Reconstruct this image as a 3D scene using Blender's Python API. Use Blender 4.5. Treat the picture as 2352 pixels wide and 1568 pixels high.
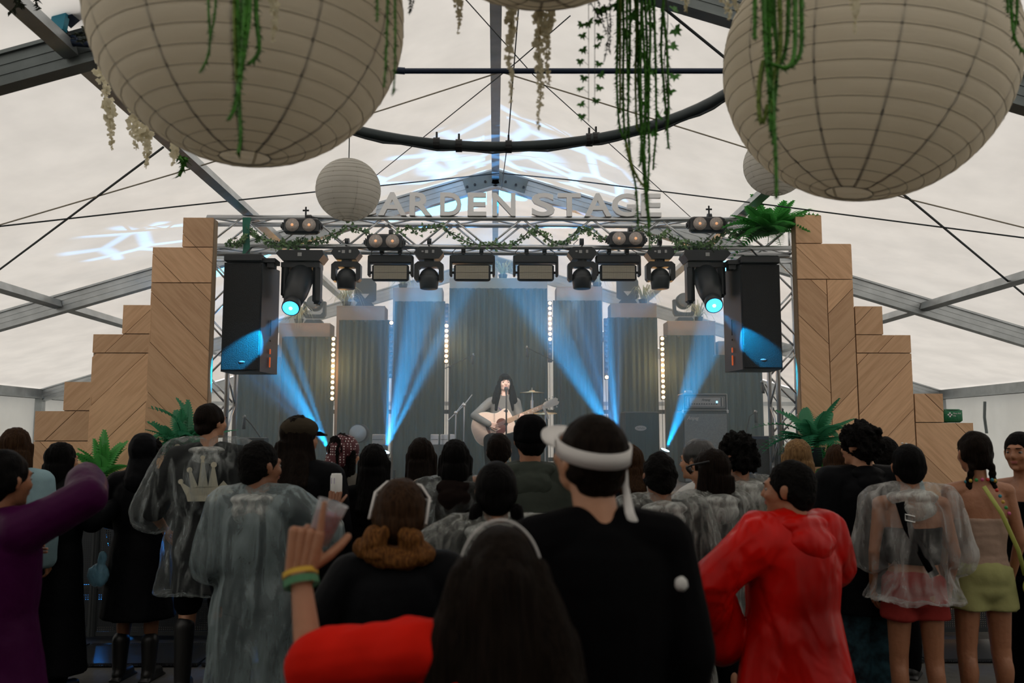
import bpy, bmesh, math, random
import numpy as np
from mathutils import Vector, Matrix, Euler, noise
for o in list(bpy.data.objects): bpy.data.objects.remove(o, do_unlink=True)
SC = bpy.context.scene
COL = SC.collection
R = math.radians
# ---------------------------------------------------------------- camera
FPX, CX0, CY0 = 2000.0, 1176.0, 784.0
CAMZ = 1.6
cam = bpy.data.cameras.new('camera'); cam.lens = FPX/2352*36; cam.sensor_width = 36
cam.clip_start = .05; cam.clip_end = 200
cam.dof.use_dof = True; cam.dof.focus_distance = 8.0; cam.dof.aperture_fstop = 2.6
camo = bpy.data.objects.new('camera', cam); COL.objects.link(camo)
camo.location = (0, 0, CAMZ)
PITCH, YAW = math.atan(216/2000), -math.atan(39/2000)
camo.rotation_euler = (R(90)+PITCH, 0, YAW)
SC.camera = camo
CM = Euler((R(90)+PITCH, 0, YAW)).to_matrix()
def ray(px, py): return CM @ Vector(((px-CX0)/FPX, -(py-CY0)/FPX, -1))
def U(px, py, Y):
    d = ray(px, py); return Vector((0, 0, CAMZ)) + d*(Y/d.y)
# ---------------------------------------------------------------- light
W = bpy.data.worlds.new('overcast_sky'); SC.world = W; W.use_nodes = True
bg = W.node_tree.nodes['Background']; bg.inputs[0].default_value = (.98, .99, 1, 1); bg.inputs[1].default_value = 1.36
SC.view_settings.view_transform = 'Standard'; SC.view_settings.look = 'None'
SC.view_settings.gamma = 1; SC.view_settings.use_curve_mapping = False
SC.view_settings.exposure = 0.0
cy = SC.cycles
cy.use_denoising = True
cy.max_bounces = 5; cy.diffuse_bounces = 3; cy.glossy_bounces = 2; cy.transmission_bounces = 3
cy.volume_bounces = 1; cy.transparent_max_bounces = 14
cy.caustics_reflective = False; cy.caustics_refractive = False
cy.sample_clamp_indirect = 4
# ---------------------------------------------------------------- materials
MATS = {}
def mat(name, col=(.5,.5,.5), rough=.6, metal=0, bump=0, bscale=20, var=0, vscale=6, emit=None, es=1, spec=.5, sheen=0, coat=0, stretch=(1,1,1), col2=None, rnd=0):
    if name in MATS: return MATS[name]
    m = bpy.data.materials.new(name); m.use_nodes = True; MATS[name] = m
    nt = m.node_tree; N = nt.nodes; L = nt.links; b = N['Principled BSDF']
    b.inputs['Base Color'].default_value = (*col, 1); b.inputs['Roughness'].default_value = rough
    b.inputs['Metallic'].default_value = metal; b.inputs['Specular IOR Level'].default_value = spec
    if coat: b.inputs['Coat Weight'].default_value = coat
    if emit: b.inputs['Emission Color'].default_value = (*emit, 1); b.inputs['Emission Strength'].default_value = es
    if var or bump or col2:
        tc = N.new('ShaderNodeTexCoord'); mp = N.new('ShaderNodeMapping'); mp.inputs['Scale'].default_value = stretch
        L.new(tc.outputs['Object'], mp.inputs[0])
    if var or col2:
        n = N.new('ShaderNodeTexNoise'); n.inputs['Scale'].default_value = vscale; n.inputs['Detail'].default_value = 5
        L.new(mp.outputs[0], n.inputs['Vector'])
        r = N.new('ShaderNodeValToRGB'); r.color_ramp.elements[0].position = .32; r.color_ramp.elements[1].position = .68
        c2 = col2 or tuple(c*(1-var) for c in col)
        r.color_ramp.elements[0].color = (*c2, 1); r.color_ramp.elements[1].color = (*col, 1)
        L.new(n.outputs[0], r.inputs[0]); src = r.outputs[0]
        if rnd:
            oi = N.new('ShaderNodeObjectInfo'); hs = N.new('ShaderNodeHueSaturation'); mr = N.new('ShaderNodeMapRange')
            mr.inputs[3].default_value = 1-rnd; mr.inputs[4].default_value = 1+rnd
            L.new(oi.outputs['Random'], mr.inputs[0]); L.new(mr.outputs[0], hs.inputs['Value']); L.new(src, hs.inputs['Color']); src = hs.outputs[0]
        L.new(src, b.inputs['Base Color'])
    if bump:
        n = N.new('ShaderNodeTexNoise'); n.inputs['Scale'].default_value = bscale; n.inputs['Detail'].default_value = 4
        L.new(mp.outputs[0], n.inputs['Vector'])
        bp = N.new('ShaderNodeBump'); bp.inputs['Strength'].default_value = bump; bp.inputs['Distance'].default_value = .02
        L.new(n.outputs[0], bp.inputs['Height']); L.new(bp.outputs[0], b.inputs['Normal'])
    return m
def translucent(name, col, trans=.6, bump=0, bscale=3, gloss=0, vein=None, stretch=(1,1,1)):
    """thin sheet that both reflects and lets light through (tent membrane, lantern paper, thin leaves)"""
    m = bpy.data.materials.new(name); m.use_nodes = True; MATS[name] = m
    nt = m.node_tree; N = nt.nodes; L = nt.links; N.clear()
    out = N.new('ShaderNodeOutputMaterial'); mx = N.new('ShaderNodeMixShader'); d = N.new('ShaderNodeBsdfDiffuse'); t = N.new('ShaderNodeBsdfTranslucent')
    mx.inputs[0].default_value = trans
    for s in (d, t): s.inputs[0].default_value = (*col, 1)
    L.new(d.outputs[0], mx.inputs[1]); L.new(t.outputs[0], mx.inputs[2]); last = mx.outputs[0]
    tc = N.new('ShaderNodeTexCoord'); mp = N.new('ShaderNodeMapping'); mp.inputs['Scale'].default_value = stretch
    L.new(tc.outputs['Object'], mp.inputs[0])
    n = N.new('ShaderNodeTexNoise'); n.inputs['Scale'].default_value = bscale; n.inputs['Detail'].default_value = 6
    L.new(mp.outputs[0], n.inputs['Vector'])
    r = N.new('ShaderNodeValToRGB'); r.color_ramp.elements[0].position = .35; r.color_ramp.elements[1].position = .65
    r.color_ramp.elements[0].color = (*[c*.9 for c in col], 1); r.color_ramp.elements[1].color = (*col, 1)
    L.new(n.outputs[0], r.inputs[0])
    for s in (d, t): L.new(r.outputs[0], s.inputs[0])
    if bump:
        bp = N.new('ShaderNodeBump'); bp.inputs['Strength'].default_value = bump; bp.inputs['Distance'].default_value = .02
        L.new(n.outputs[0], bp.inputs['Height'])
        for s in (d, t): L.new(bp.outputs[0], s.inputs['Normal'])
    if gloss:
        g = N.new('ShaderNodeBsdfGlossy'); g.inputs['Roughness'].default_value = .3; m2 = N.new('ShaderNodeMixShader'); m2.inputs[0].default_value = gloss
        L.new(last, m2.inputs[1]); L.new(g.outputs[0], m2.inputs[2]); last = m2.outputs[0]
    L.new(last, out.inputs[0]); return m
def plastic_film(name, tint=(.75,.8,.8), lo=.04, hi=.75, scale=5, stretch=(1,1,.3), thr=(.42,.75)):
    """clear polythene: transparent with milky creases and a sheen"""
    m = bpy.data.materials.new(name); m.use_nodes = True; MATS[name] = m
    nt = m.node_tree; N = nt.nodes; L = nt.links; N.clear()
    out = N.new('ShaderNodeOutputMaterial'); mx = N.new('ShaderNodeMixShader'); tr = N.new('ShaderNodeBsdfTransparent'); tr.inputs[0].default_value = (.96,.97,.97,1)
    p = N.new('ShaderNodeBsdfPrincipled'); p.inputs['Base Color'].default_value = (*tint, 1); p.inputs['Roughness'].default_value = .28
    tc = N.new('ShaderNodeTexCoord'); mp = N.new('ShaderNodeMapping'); mp.inputs['Scale'].default_value = stretch
    n = N.new('ShaderNodeTexNoise'); n.inputs['Scale'].default_value = scale; n.inputs['Detail'].default_value = 7; n.inputs['Roughness'].default_value = .62; n.inputs['Distortion'].default_value = 1.2
    L.new(tc.outputs['Object'], mp.inputs[0]); L.new(mp.outputs[0], n.inputs[0])
    r = N.new('ShaderNodeMapRange'); r.inputs[1].default_value = thr[0]; r.inputs[2].default_value = thr[1]; r.inputs[3].default_value = lo; r.inputs[4].default_value = hi
    L.new(n.outputs[0], r.inputs[0])
    lw = N.new('ShaderNodeLayerWeight'); lw.inputs[0].default_value = .25
    ad = N.new('ShaderNodeMath'); ad.operation = 'MULTIPLY_ADD'; ad.inputs[1].default_value = .35; ad.use_clamp = True
    L.new(lw.outputs['Facing'], ad.inputs[0]); L.new(r.outputs[0], ad.inputs[2]); L.new(ad.outputs[0], mx.inputs[0])
    bp = N.new('ShaderNodeBump'); bp.inputs['Strength'].default_value = .6; bp.inputs['Distance'].default_value = .02
    L.new(n.outputs[0], bp.inputs['Height']); L.new(bp.outputs[0], p.inputs['Normal'])
    L.new(tr.outputs[0], mx.inputs[1]); L.new(p.outputs[0], mx.inputs[2]); L.new(mx.outputs[0], out.inputs[0]); return m
def emis(name, col, s):
    if name in MATS: return MATS[name]
    m = bpy.data.materials.new(name); m.use_nodes = True; MATS[name] = m
    b = m.node_tree.nodes['Principled BSDF']; b.inputs['Base Color'].default_value = (*col, 1)
    b.inputs['Emission Color'].default_value = (*col, 1); b.inputs['Emission Strength'].default_value = s; return m
# ---------------------------------------------------------------- mesh builder
class MB:
    def __init__(s): s.v = []; s.f = []
    def add(s, vs, fs):
        o = len(s.v); s.v += [tuple(v) for v in vs]; s.f += [tuple(i+o for i in f) for f in fs]; return s
    def box(s, c, d, rot=None, taper=1):
        x, y, z = d[0]/2, d[1]/2, d[2]/2
        vs = [Vector((a*x*(taper if k > 0 else 1), b*y*(taper if k > 0 else 1), k*z)) for k in (-1,1) for b in (-1,1) for a in (-1,1)]
        if rot is not None: vs = [rot @ v for v in vs]
        c = Vector(c); return s.add([v+c for v in vs], [(0,2,3,1),(4,5,7,6),(0,1,5,4),(2,6,7,3),(0,4,6,2),(1,3,7,5)])
    def rbox(s, c, d, b=.01, rot=None):
        """box with chamfered edges"""
        hx, hy, hz = [q/2 for q in d]; b = min(b, hx*.9, hy*.9, hz*.9); vs = []; c = Vector(c)
        for (zz, ins) in ((-hz, b), (-hz+b, 0), (hz-b, 0), (hz, b)):
            x, y = hx-ins, hy-ins
            for (a, e) in ((-x+b, -y), (x-b, -y), (x, -y+b), (x, y-b), (x-b, y), (-x+b, y), (-x, y-b), (-x, -y+b)):
                v = Vector((a, e, zz)); vs.append((rot @ v if rot is not None else v)+c)
        fs = [tuple(range(7,-1,-1)), tuple(range(24,32))]
        for k in range(3):
            for i in range(8): j = (i+1)%8; fs.append((k*8+i, k*8+j, k*8+8+j, k*8+8+i))
        return s.add(vs, fs)
    def tube(s, pts, r, n=8, cap=True, flat=None):
        pts = [Vector(p) for p in pts]; k = len(pts); rs = r if isinstance(r, (list, tuple)) else [r]*k
        vs = []; fs = []; up = None
        for i, p in enumerate(pts):
            t = (pts[min(i+1,k-1)]-pts[max(i-1,0)])
            t = t.normalized() if t.length > 1e-9 else Vector((0,0,1))
            if up is None: up = Vector((0,0,1)) if abs(t.z) < .9 else Vector((1,0,0))
            a = t.cross(up)
            if a.length < 1e-6: a = t.orthogonal()
            a.normalize(); b = a.cross(t).normalized(); up = b
            ra, rb = (rs[i] if isinstance(rs[i], (list, tuple)) else (rs[i], rs[i]*(flat or 1)))
            for j in range(n):
                w = 2*math.pi*j/n; vs.append(p + a*math.cos(w)*ra + b*math.sin(w)*rb)
        for i in range(k-1):
            for j in range(n): q = (j+1)%n; fs.append((i*n+j, i*n+q, (i+1)*n+q, (i+1)*n+j))
        if cap: fs.append(tuple(range(n-1,-1,-1))); fs.append(tuple((k-1)*n+j for j in range(n)))
        return s.add(vs, fs)
    def loft(s, rings, n=20):
        """rings: (center, rx, ry) stacked along z, horizontal ellipses"""
        vs = []; fs = []
        for (c, rx, ry) in rings:
            for j in range(n):
                w = 2*math.pi*j/n; vs.append((c[0]+rx*math.cos(w), c[1]+ry*math.sin(w), c[2]))
        k = len(rings)
        for i in range(k-1):
            for j in range(n): q = (j+1)%n; fs.append((i*n+j, i*n+q, (i+1)*n+q, (i+1)*n+j))
        fs.append(tuple(range(n-1,-1,-1))); fs.append(tuple((k-1)*n+j for j in range(n)))
        return s.add(vs, fs)
    def ell(s, c, r, M=None, n=14, m=10):
        vs = []; fs = []; c = Vector(c)
        if isinstance(r, (int, float)): r = (r, r, r)
        def T(x, y, z):
            v = Vector((x*r[0], y*r[1], z*r[2]))
            return c + (M @ v if M is not None else v)
        vs.append(T(0,0,-1))
        for i in range(1, m):
            a = -math.pi/2 + math.pi*i/m
            for j in range(n): w = 2*math.pi*j/n; vs.append(T(math.cos(a)*math.cos(w), math.cos(a)*math.sin(w), math.sin(a)))
        vs.append(T(0,0,1)); e = len(vs)-1
        for j in range(n):
            q = (j+1)%n; fs.append((0, 1+q, 1+j)); fs.append((e, 1+(m-2)*n+j, 1+(m-2)*n+q))
            for i in range(m-2): fs.append((1+i*n+j, 1+i*n+q, 1+(i+1)*n+q, 1+(i+1)*n+j))
        return s.add(vs, fs)
    def cap(s, p0, p1, r0, r1=None, n=12):
        r1 = r0 if r1 is None else r1; p0 = Vector(p0); p1 = Vector(p1); d = p1-p0; L = d.length
        if L < 1e-6: return s.ell(p0, r0)
        d /= L; pts = []; rs = []
        for a in (-80, -50, -20): pts.append(p0 + d*r0*math.sin(R(a))); rs.append(r0*math.cos(R(a)))
        for q in (.0, .5, 1): pts.append(p0+d*L*q); rs.append(r0+(r1-r0)*q)
        for a in (20, 50, 80): pts.append(p1 + d*r1*math.sin(R(a))); rs.append(r1*math.cos(R(a)))
        return s.tube(pts, rs, n)
    def lathe(s, prof, n=24, c=(0,0,0), M=None):
        """prof: (radius, z) list"""
        vs = []; fs = []; c = Vector(c); k = len(prof)
        for (r, z) in prof:
            for j in range(n):
                w = 2*math.pi*j/n; v = Vector((r*math.cos(w), r*math.sin(w), z)); vs.append(c + (M @ v if M is not None else v))
        for i in range(k-1):
            for j in range(n): q = (j+1)%n; fs.append((i*n+j, i*n+q, (i+1)*n+q, (i+1)*n+j))
        fs.append(tuple(range(n-1,-1,-1))); fs.append(tuple((k-1)*n+j for j in range(n)))
        return s.add(vs, fs)
    def prism(s, poly, y0, y1, M=None, c=(0,0,0)):
        """poly in x,z ; extruded along y"""
        n = len(poly); c = Vector(c)
        vs = [Vector((p[0], y0, p[1])) for p in poly]+[Vector((p[0], y1, p[1])) for p in poly]
        vs = [c + (M @ v if M is not None else v) for v in vs]
        fs = [tuple(range(n)), tuple(range(2*n-1, n-1, -1))]
        for i in range(n): j = (i+1)%n; fs.append((j, i, n+i, n+j))
        return s.add(vs, fs)
    def grid(s, fn, nu, nv):
        vs = [fn(i/nu, j/nv) for j in range(nv+1) for i in range(nu+1)]
        fs = [(j*(nu+1)+i, j*(nu+1)+i+1, (j+1)*(nu+1)+i+1, (j+1)*(nu+1)+i) for j in range(nv) for i in range(nu)]
        return s.add(vs, fs)
    def xf(s, M): s.v = [tuple(M @ Vector(v)) for v in s.v]; return s
    def mesh(s, name='m', smooth=False):
        me = bpy.data.meshes.new(name); me.from_pydata(s.v, [], s.f)
        if smooth: me.shade_smooth()
        me.update(); return me
    def build(s, name, m, parent=None, smooth=False, loc=None):
        me = s.mesh(name, smooth)
        if m: me.materials.append(m)
        o = bpy.data.objects.new(name, me); COL.objects.link(o)
        if parent: o.parent = parent
        if loc is not None: o.location = loc
        return o
def tag(o, label=None, cat=None, group=None, kind=None):
    if label: o['label'] = label
    if cat: o['category'] = cat
    if group: o['group'] = group
    if kind: o['kind'] = kind
    return o
def empty(name, loc, rz=0, label=None, cat=None, group=None, M=None):
    o = bpy.data.objects.new(name, None); COL.objects.link(o); o.empty_display_size = .1
    if M is not None: o.matrix_world = M
    else: o.location = loc; o.rotation_euler = (0, 0, rz)
    return tag(o, label, cat, group)
def link(name, me, parent, loc=(0,0,0), rot=(0,0,0), scale=(1,1,1)):
    o = bpy.data.objects.new(name, me); COL.objects.link(o); o.parent = parent
    o.location = loc; o.rotation_euler = rot; o.scale = scale; return o
KIDS = {}
def copy_tree(o, parent=None):
    c = o.copy(); COL.objects.link(c)
    if parent: c.parent = parent
    for ch in list(o.children): copy_tree(ch, c)
    return c
TS = bpy.data.scenes.new('tmp')
def remesh(mb, vox, smooth=2, sfac=.6):
    me = mb.mesh('t'); o = bpy.data.objects.new('t', me); TS.collection.objects.link(o)
    r = o.modifiers.new('r', 'REMESH'); r.mode = 'VOXEL'; r.voxel_size = vox; r.use_smooth_shade = True
    if smooth: q = o.modifiers.new('s', 'SMOOTH'); q.iterations = smooth; q.factor = sfac
    TS.view_layers[0].update(); dg = TS.view_layers[0].depsgraph; dg.update()
    out = bpy.data.meshes.new_from_object(o.evaluated_get(dg))
    bpy.data.objects.remove(o, do_unlink=True); bpy.data.meshes.remove(me)
    return out
def get_co(me):
    a = np.empty(len(me.vertices)*3); me.vertices.foreach_get('co', a); return a.reshape(-1, 3)
def get_no(me):
    a = np.empty(len(me.vertices)*3); me.vertices.foreach_get('normal', a); return a.reshape(-1, 3)
def wob(co, f, seed, oct=3, k=(1,1,1)):
    """cheap smooth pseudo noise, about -1..1"""
    rg = np.random.RandomState(seed); p = co*np.array(k)*f; out = np.zeros(len(co)); amp = 1; tot = 0
    for _ in range(oct):
        for _ in range(3):
            d = rg.randn(3); d /= np.linalg.norm(d); d2 = rg.randn(3)
            out += amp*np.sin(p @ d*2.0 + rg.rand()*6.28 + 1.3*np.sin(p @ d2*.9 + rg.rand()*6.28))
            tot += amp
        p = p*2.03; amp *= .5
    return out/tot*1.6
def displace(me, amp, f, seed, oct=3, k=(1,1,1), ridge=False):
    co = get_co(me); no = get_no(me); w = wob(co, f, seed, oct, k)
    if ridge: w = 1-2*np.abs(w)
    co = co + no*(w*amp)[:, None]
    me.vertices.foreach_set('co', co.ravel()); me.update()
def put(name, me, m, parent=None):
    me.materials.clear(); me.materials.append(m); me.name = name
    me.shade_smooth()
    o = bpy.data.objects.new(name, me); COL.objects.link(o)
    if parent: o.parent = parent
    return o
# ================================================================ TENT
HW, APEX, SL = 7.8, 4.72, .302
def zr(x): return APEX - SL*abs(x)
EAVE = zr(HW)
M_fab = translucent('tent_membrane', (.90,.83,.745), .58, .12, 2.2)
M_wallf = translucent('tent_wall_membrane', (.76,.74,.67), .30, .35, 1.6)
M_dark = mat('unseen_wall_grey', (.28,.27,.25), .9)  # unseen end wall behind the camera, greyed to dim the crowd
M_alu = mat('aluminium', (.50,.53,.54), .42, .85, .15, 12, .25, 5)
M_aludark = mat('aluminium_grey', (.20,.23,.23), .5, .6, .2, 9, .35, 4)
M_truss = mat('truss_aluminium', (.62,.64,.66), .33, .9)
M_black = mat('black_plastic', (.012,.014,.016), .5, 0, .05, 60)
M_black2 = mat('black_powder_coat', (.022,.026,.028), .55)
M_grille = mat('black_grille', (.012,.013,.014), .65, .2, .5, 160)
M_cable = mat('dark_cable', (.02,.03,.035), .6)
M_floor = mat('event_floor', (.065,.062,.055), .8, 0, .3, 14, .35, 3)
# floor
MB().box((0, 7.5, -.06), (16.4, 27, .12)).build('floor', M_floor)['kind'] = 'structure'
# roof membrane with a gentle sag between the frames
def roof_pt(side):
    def f(u, v):
        x = side*(HW+.15)*u; y = -5 + 25*v
        sag = .07*math.sin(math.pi*((y % 5)/5))*math.sin(math.pi*min(1, u*1.02))
        return (x, y, zr(x)+.05-sag)
    return f
mb = MB(); mb.grid(roof_pt(-1), 14, 60); mb.grid(roof_pt(1), 14, 60)
me_ = mb.build('ceiling', M_fab, smooth=True); tag(me_, 'white translucent tent roof membrane', kind='structure')
for sx, nm in ((-1, 'wall_left'), (1, 'wall_right')):
    mb = MB().grid(lambda u, v: (sx*(HW+.02+.03*math.sin(u*70)*(1-v)), -5+25*u, EAVE*v), 150, 6)
    mb.build(nm, M_wallf, smooth=True)['kind'] = 'structure'
for y, nm in ((20.02, 'wall_back'), (-5.02, 'wall_front')):
    mb = MB().grid(lambda u, v: ((u*2-1)*HW, y+.03*math.sin(u*60), v*zr((u*2-1)*HW)), 80, 8)
    mb.build(nm, M_wallf if y > 0 else M_dark, smooth=True)['kind'] = 'structure'
# rafters: aluminium box section with flanges
for iy, y in enumerate((0, 5, 10, 15, 19.9)):
    fr = empty('roof_frame', (0, y, 0), 0, None)
    tag(fr, ['grey aluminium gabled tent frame nearest over the crowd, out of view overhead', 'dark aluminium tent frame crossing the top corners of the picture', 'grey aluminium gabled tent frame directly behind the stage lettering', 'second gabled tent frame, rising behind the drape backdrop', 'gabled frame of the end wall behind the stage'][iy], 'tent frame', 'aluminium frames of the tent')
    for s in (-1, 1):
        a = math.atan(SL)*s
        M = Matrix.Rotation(a, 3, 'Y'); L = HW/math.cos(a)
        c = Vector((s*HW/2, 0, zr(HW/2)-.11))
        mb = MB().box(c, (L, .07, .19), M)
        for dz in (-.095, .095): mb.box(c+M@Vector((0,0,dz)), (L, .11, .022), M)
        for dz in (-.03, .03): mb.box(c+M@Vector((0,-.037,dz)), (L, .006, .012), M)
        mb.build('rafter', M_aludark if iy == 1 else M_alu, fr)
        MB().box((s*(HW-.06), 0, EAVE/2-.04), (.12, .12, EAVE-.1)).build('post', M_alu, fr)
    mb = MB().box((-.17, -.05, APEX-.16), (.4, .02, .17), Matrix.Rotation(-math.atan(SL), 3, 'Y')).box((.17, -.05, APEX-.16), (.4, .02, .17), Matrix.Rotation(math.atan(SL), 3, 'Y'))
    mb.build('ridge_plate', M_aludark, fr)
    for s in (-1, 1):
        for q in (.12, .24, .33): MB().tube([(s*q, -.04, zr(q)-.13), (s*q, -.075, zr(q)-.13)], .014, 8).build('bolt', M_black, fr)
# purlins
for i, x in enumerate((0, -2.5, 2.5, -5, 5)):
    p = MB()
    for (a, b) in ((-5, 0), (0, 5), (5, 10), (10, 15), (15, 20)):
        p.box((x, (a+b)/2, zr(x)-(.12 if x else .1)), (.085, 4.9, .085), Matrix.Rotation(math.atan(SL)*(0 if x == 0 else (1 if x > 0 else -1)), 3, 'Y'))
    o = p.build('purlin', M_alu)
    tag(o, ['ridge purlin running down the middle of the tent roof', 'upper left roof purlin running from the top left corner to the truss', 'upper right roof purlin partly hidden by the large right lantern', 'lower left roof purlin crossing the rafter beside the stepped plank wall', 'lower right roof purlin crossing the rafter at the right edge'][i], 'purlin', 'roof purlins')
for s in (-1, 1):
    o = MB().box((s*(HW-.05), 7.5, EAVE-.06), (.1, 25, .16)).box((s*(HW-.07), 7.5, EAVE-.13), (.14, 25, .02)).build('eave_rail', M_alu)
    tag(o, 'grey eave rail along the %s tent wall' % ('left' if s < 0 else 'right'), 'rail', 'eave rails')
o = MB().box((0, 19.93, EAVE-.04), (15.6, .08, .09)).build('gable_rail', M_alu); tag(o, 'horizontal rail across the end wall behind the stage', 'rail')
# lacing and frame marks on the right wall
for i, (px, y0, y1) in enumerate(((2307, 922, 995), (2326, 935, 990))):
    a = U(px, y0, 13.6); a.x = 7.72; b = Vector((7.72, a.y, 1.6+(1000-y1)/2000*13.6))
    o = MB().tube([a, (a+b)/2+Vector((-.02,0,0)), b], .022 if i == 0 else .012, 6).build('wall_strap', M_aludark)
    tag(o, ['thick dark tie strap hanging on the right tent wall', 'thin tie strap beside the thick one on the right tent wall'][i], 'strap', 'straps on the tent wall')
# ---------------------------------------------------------------- wires on the roof slope
def on_roof(px, py, drop=.14):
    d = ray(px, py); o = Vector((0, 0, CAMZ)); s = 1 if d.x > 0 else -1
    # z = APEX - SL*s*x - drop
    t = (APEX-drop-o.z)/(d.z + SL*s*d.x); return o+d*t
def wire(pts, r, label, m=M_cable, Y=None, cat='cable', grp='bracing wires under the roof'):
    P = [on_roof(*p) if len(p) == 2 else U(*p) for p in pts]
    o = MB().tube(P, r, 6).build('bracing_wire', m); return tag(o, label, cat, grp)
M_rope = mat('pale_rope', (.34,.31,.25), .8)
wire([(-40, 648), (375, 338)], .009, 'thick dark wire rising from the left edge towards the large left lantern')
wire([(-40, 524), (400, 475), (720, 441), (868, 427), (1146, 398)], .007, 'long dark wire from the left edge to the ridge behind the small lantern')
wire([(-40, 528), (420, 393), (880, 252), (1142, 168)], .006, 'pale thin wire from the left edge up behind the large left lantern to the ridge', M_rope)
wire([(1154, 398), (1300, 412), (1700, 462), (2352, 546), (2390, 551)], .007, 'long dark wire from the ridge to the right edge under the large right lantern')
wire([(1490, -10), (1662, 130), (2090, 458), (2400, 716)], .010, 'thick dark wire passing behind the large right lantern down to the right edge')
wire([(1160, 168), (1675, 327), (2090, 458), (2390, 532)], .006, 'pale thin wire from the ridge behind the large right lantern to the right edge', M_rope)
wire([(1066, -5, 5.2), (1225, 172, 6.2), (1590, 502, 9.0)], .004, 'fine wire crossing from top centre down to the right part of the truss')
wire([(1310, 36, 5.2), (1190, 140, 5.6), (865, 402, 8.4)], .004, 'fine wire crossing from top centre down towards the small lantern')
wire([(1191, 20, 4.9), (1168, 312, 5.86), (1152, 432, 9.6)], .004, 'fine wire hanging beside the ridge purlin')
# tie rod
Yr = 4.9
M_steelblue = mat('dark_blue_steel', (.008,.02,.05), .4, .3); M_bluebr = mat('teal_paint', (.01,.22,.33), .5)
A, B, C, D = U(160, 97, Yr), U(600, 140, Yr), U(930, 163, Yr), U(1662, 163, Yr)
E = U(2330, 60, Yr)
o = MB().tube([A, B, C], .02, 10).tube([C, D], .016, 10).tube([D, (D+E)/2, E], .02, 10).build('tie_rod', M_steelblue)
tag(o, 'dark blue horizontal tie rod across the tent between the big lanterns', 'rod')
for px, py, pz in ((160, 60, 97), (2330, 40, 60)):
    t = empty('rod_bracket', U(px, py, Yr), 0, '%s bracket and eye holding the end of the tie rod at the top %s corner' % (('teal', 'left') if px < 999 else ('dark', 'right')), 'bracket', 'brackets of the tie rod')
    s = 1 if px < 999 else -1
    MB().box((-.03*s, -.05, .02), (.075, .05, .14), Matrix.Rotation(.12, 3, 'Y')).build('plate', M_bluebr, t)
    MB().box((.03*s, 0, .12), (.1, .09, .22), Matrix.Rotation(.8*s, 3, 'Y')).build('arm', M_steelblue, t)
    pts = [(.02*s+.028*math.cos(a), 0, -.09+.028*math.sin(a)) for a in [k*math.pi/6 for k in range(13)]]
    MB().tube(pts, .009, 6, cap=False).build('eye', M_steelblue, t)
    MB().tube([(-.15*s, 0, .14), (-.08*s, 0, .02), (0, 0, -.07)], .022, 8).build('clamp', M_black, t)
# ---------------------------------------------------------------- hoop
HZ, HR, HC = 3.6, 1.47, (-.02, 4.42)
t = empty('hanging_hoop', (HC[0], HC[1], HZ), 0, 'dark round tube hoop hanging under the tent roof', 'hoop')
M_hoop = mat('hoop_tube', (.045,.06,.065), .45, .4)
MB().tube([(HR*math.cos(a), HR*math.sin(a), 0) for a in [k*math.pi/36 for k in range(73)]], .036, 12, cap=False).build('tube', M_hoop, t, True)
MB().tube([(HR*math.cos(a), HR*math.sin(a)-.01, -.04+.008*math.sin(a*23)) for a in [k*math.pi/36 for k in range(4, 33)]], .007, 5).build('cable', M_cable, t)
for px in (998, 1168, 1355, 1050, 1370):
    dx = (px-1137)/2000*5.85; a = math.acos(max(-1, min(1, (dx-HC[0])/HR))); c = Vector((HR*math.cos(a), HR*math.sin(a), 0))
    MB().tube([c+Vector((-.022,0,0)), c+Vector((.022,0,0))], .045, 12).tube([c+Vector((0,0,.03)), c+Vector((0,0,.085))], .008, 6).build('clamp', M_black, t)
DZ = 1.0
M_deck = mat('stage_deck', (.05,.05,.05), .6, 0, .1, 30); M_skirt = mat('stage_skirt', (.01,.01,.012), .9)
t = empty('stage_platform', (0, 8.0, 0), 0, 'black stage platform one metre high behind the crowd', 'stage')
MB().box((0, 3.35, .96), (8.6, 4.6, .08)).box((0, .5, .96), (4.9, 1.1, .08)).build('deck', M_deck, t)
MB().grid(lambda u, v: ((u-.5)*4.86, .02*math.sin(u*140), .93*v), 300, 3).build('skirt', M_skirt, t, True)
for x in (-4.1, -2, 0, 2, 4.1):
    for y in (1.4, 3.3, 5.5): MB().tube([(x, y, 0), (x, y, .93)], .03, 8).build('leg', M_alu, t)

# ---------------------------------------------------------------- truss
def truss(name, p0, L, axis, label, side=.29, seg=.45, cat='truss', grp=None, face=(0,1,2,3), r=.025, rb=.011):
    t = empty(name, p0, 0, label, cat, grp); h = side/2
    def P(a, u, v): return {'x': Vector((a, u, v)), 'z': Vector((u, v, a))}[axis]
    cm = MB().tube([P(0,0,0), P(L,0,0)], r, 12).mesh('chord', True); cm.materials.append(M_truss)
    for u in (-h, h):
        for v in (-h, h): link('chord', cm, t, P(0,u,v))
    n = max(2, round(L/seg)); d = L/n
    for fi in face:
        for i in range(n):
            a0, a1 = i*d, (i+1)*d
            if i % 2: a0, a1 = a1, a0
            q = {0: ((-h,-h),(-h,h)), 1: ((h,-h),(h,h)), 2: ((-h,-h),(h,-h)), 3: ((-h,h),(h,h))}[fi]
            o = MB().tube([P(a0,*q[0]), P(a1,*q[1])], rb, 6).build('brace', M_truss, t, True)
        for a in (0, L):
            MB().tube([P(a,*q[0]), P(a,*q[1])], rb*1.3, 6).build('end_brace', M_truss, t, True)
    return t
YT = 8.7
zt = (U(1150, 507, YT-.145).z + U(1150, 562, YT-.145).z)/2
XL, XR = U(492, 560, YT).x, U(1818, 560, YT).x
tr = truss('lighting_truss', (XL-.03, YT, zt), XR-XL+.06, 'x', 'silver box truss spanning the stage front, hung with lamps and ivy', seg=.34)
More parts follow.
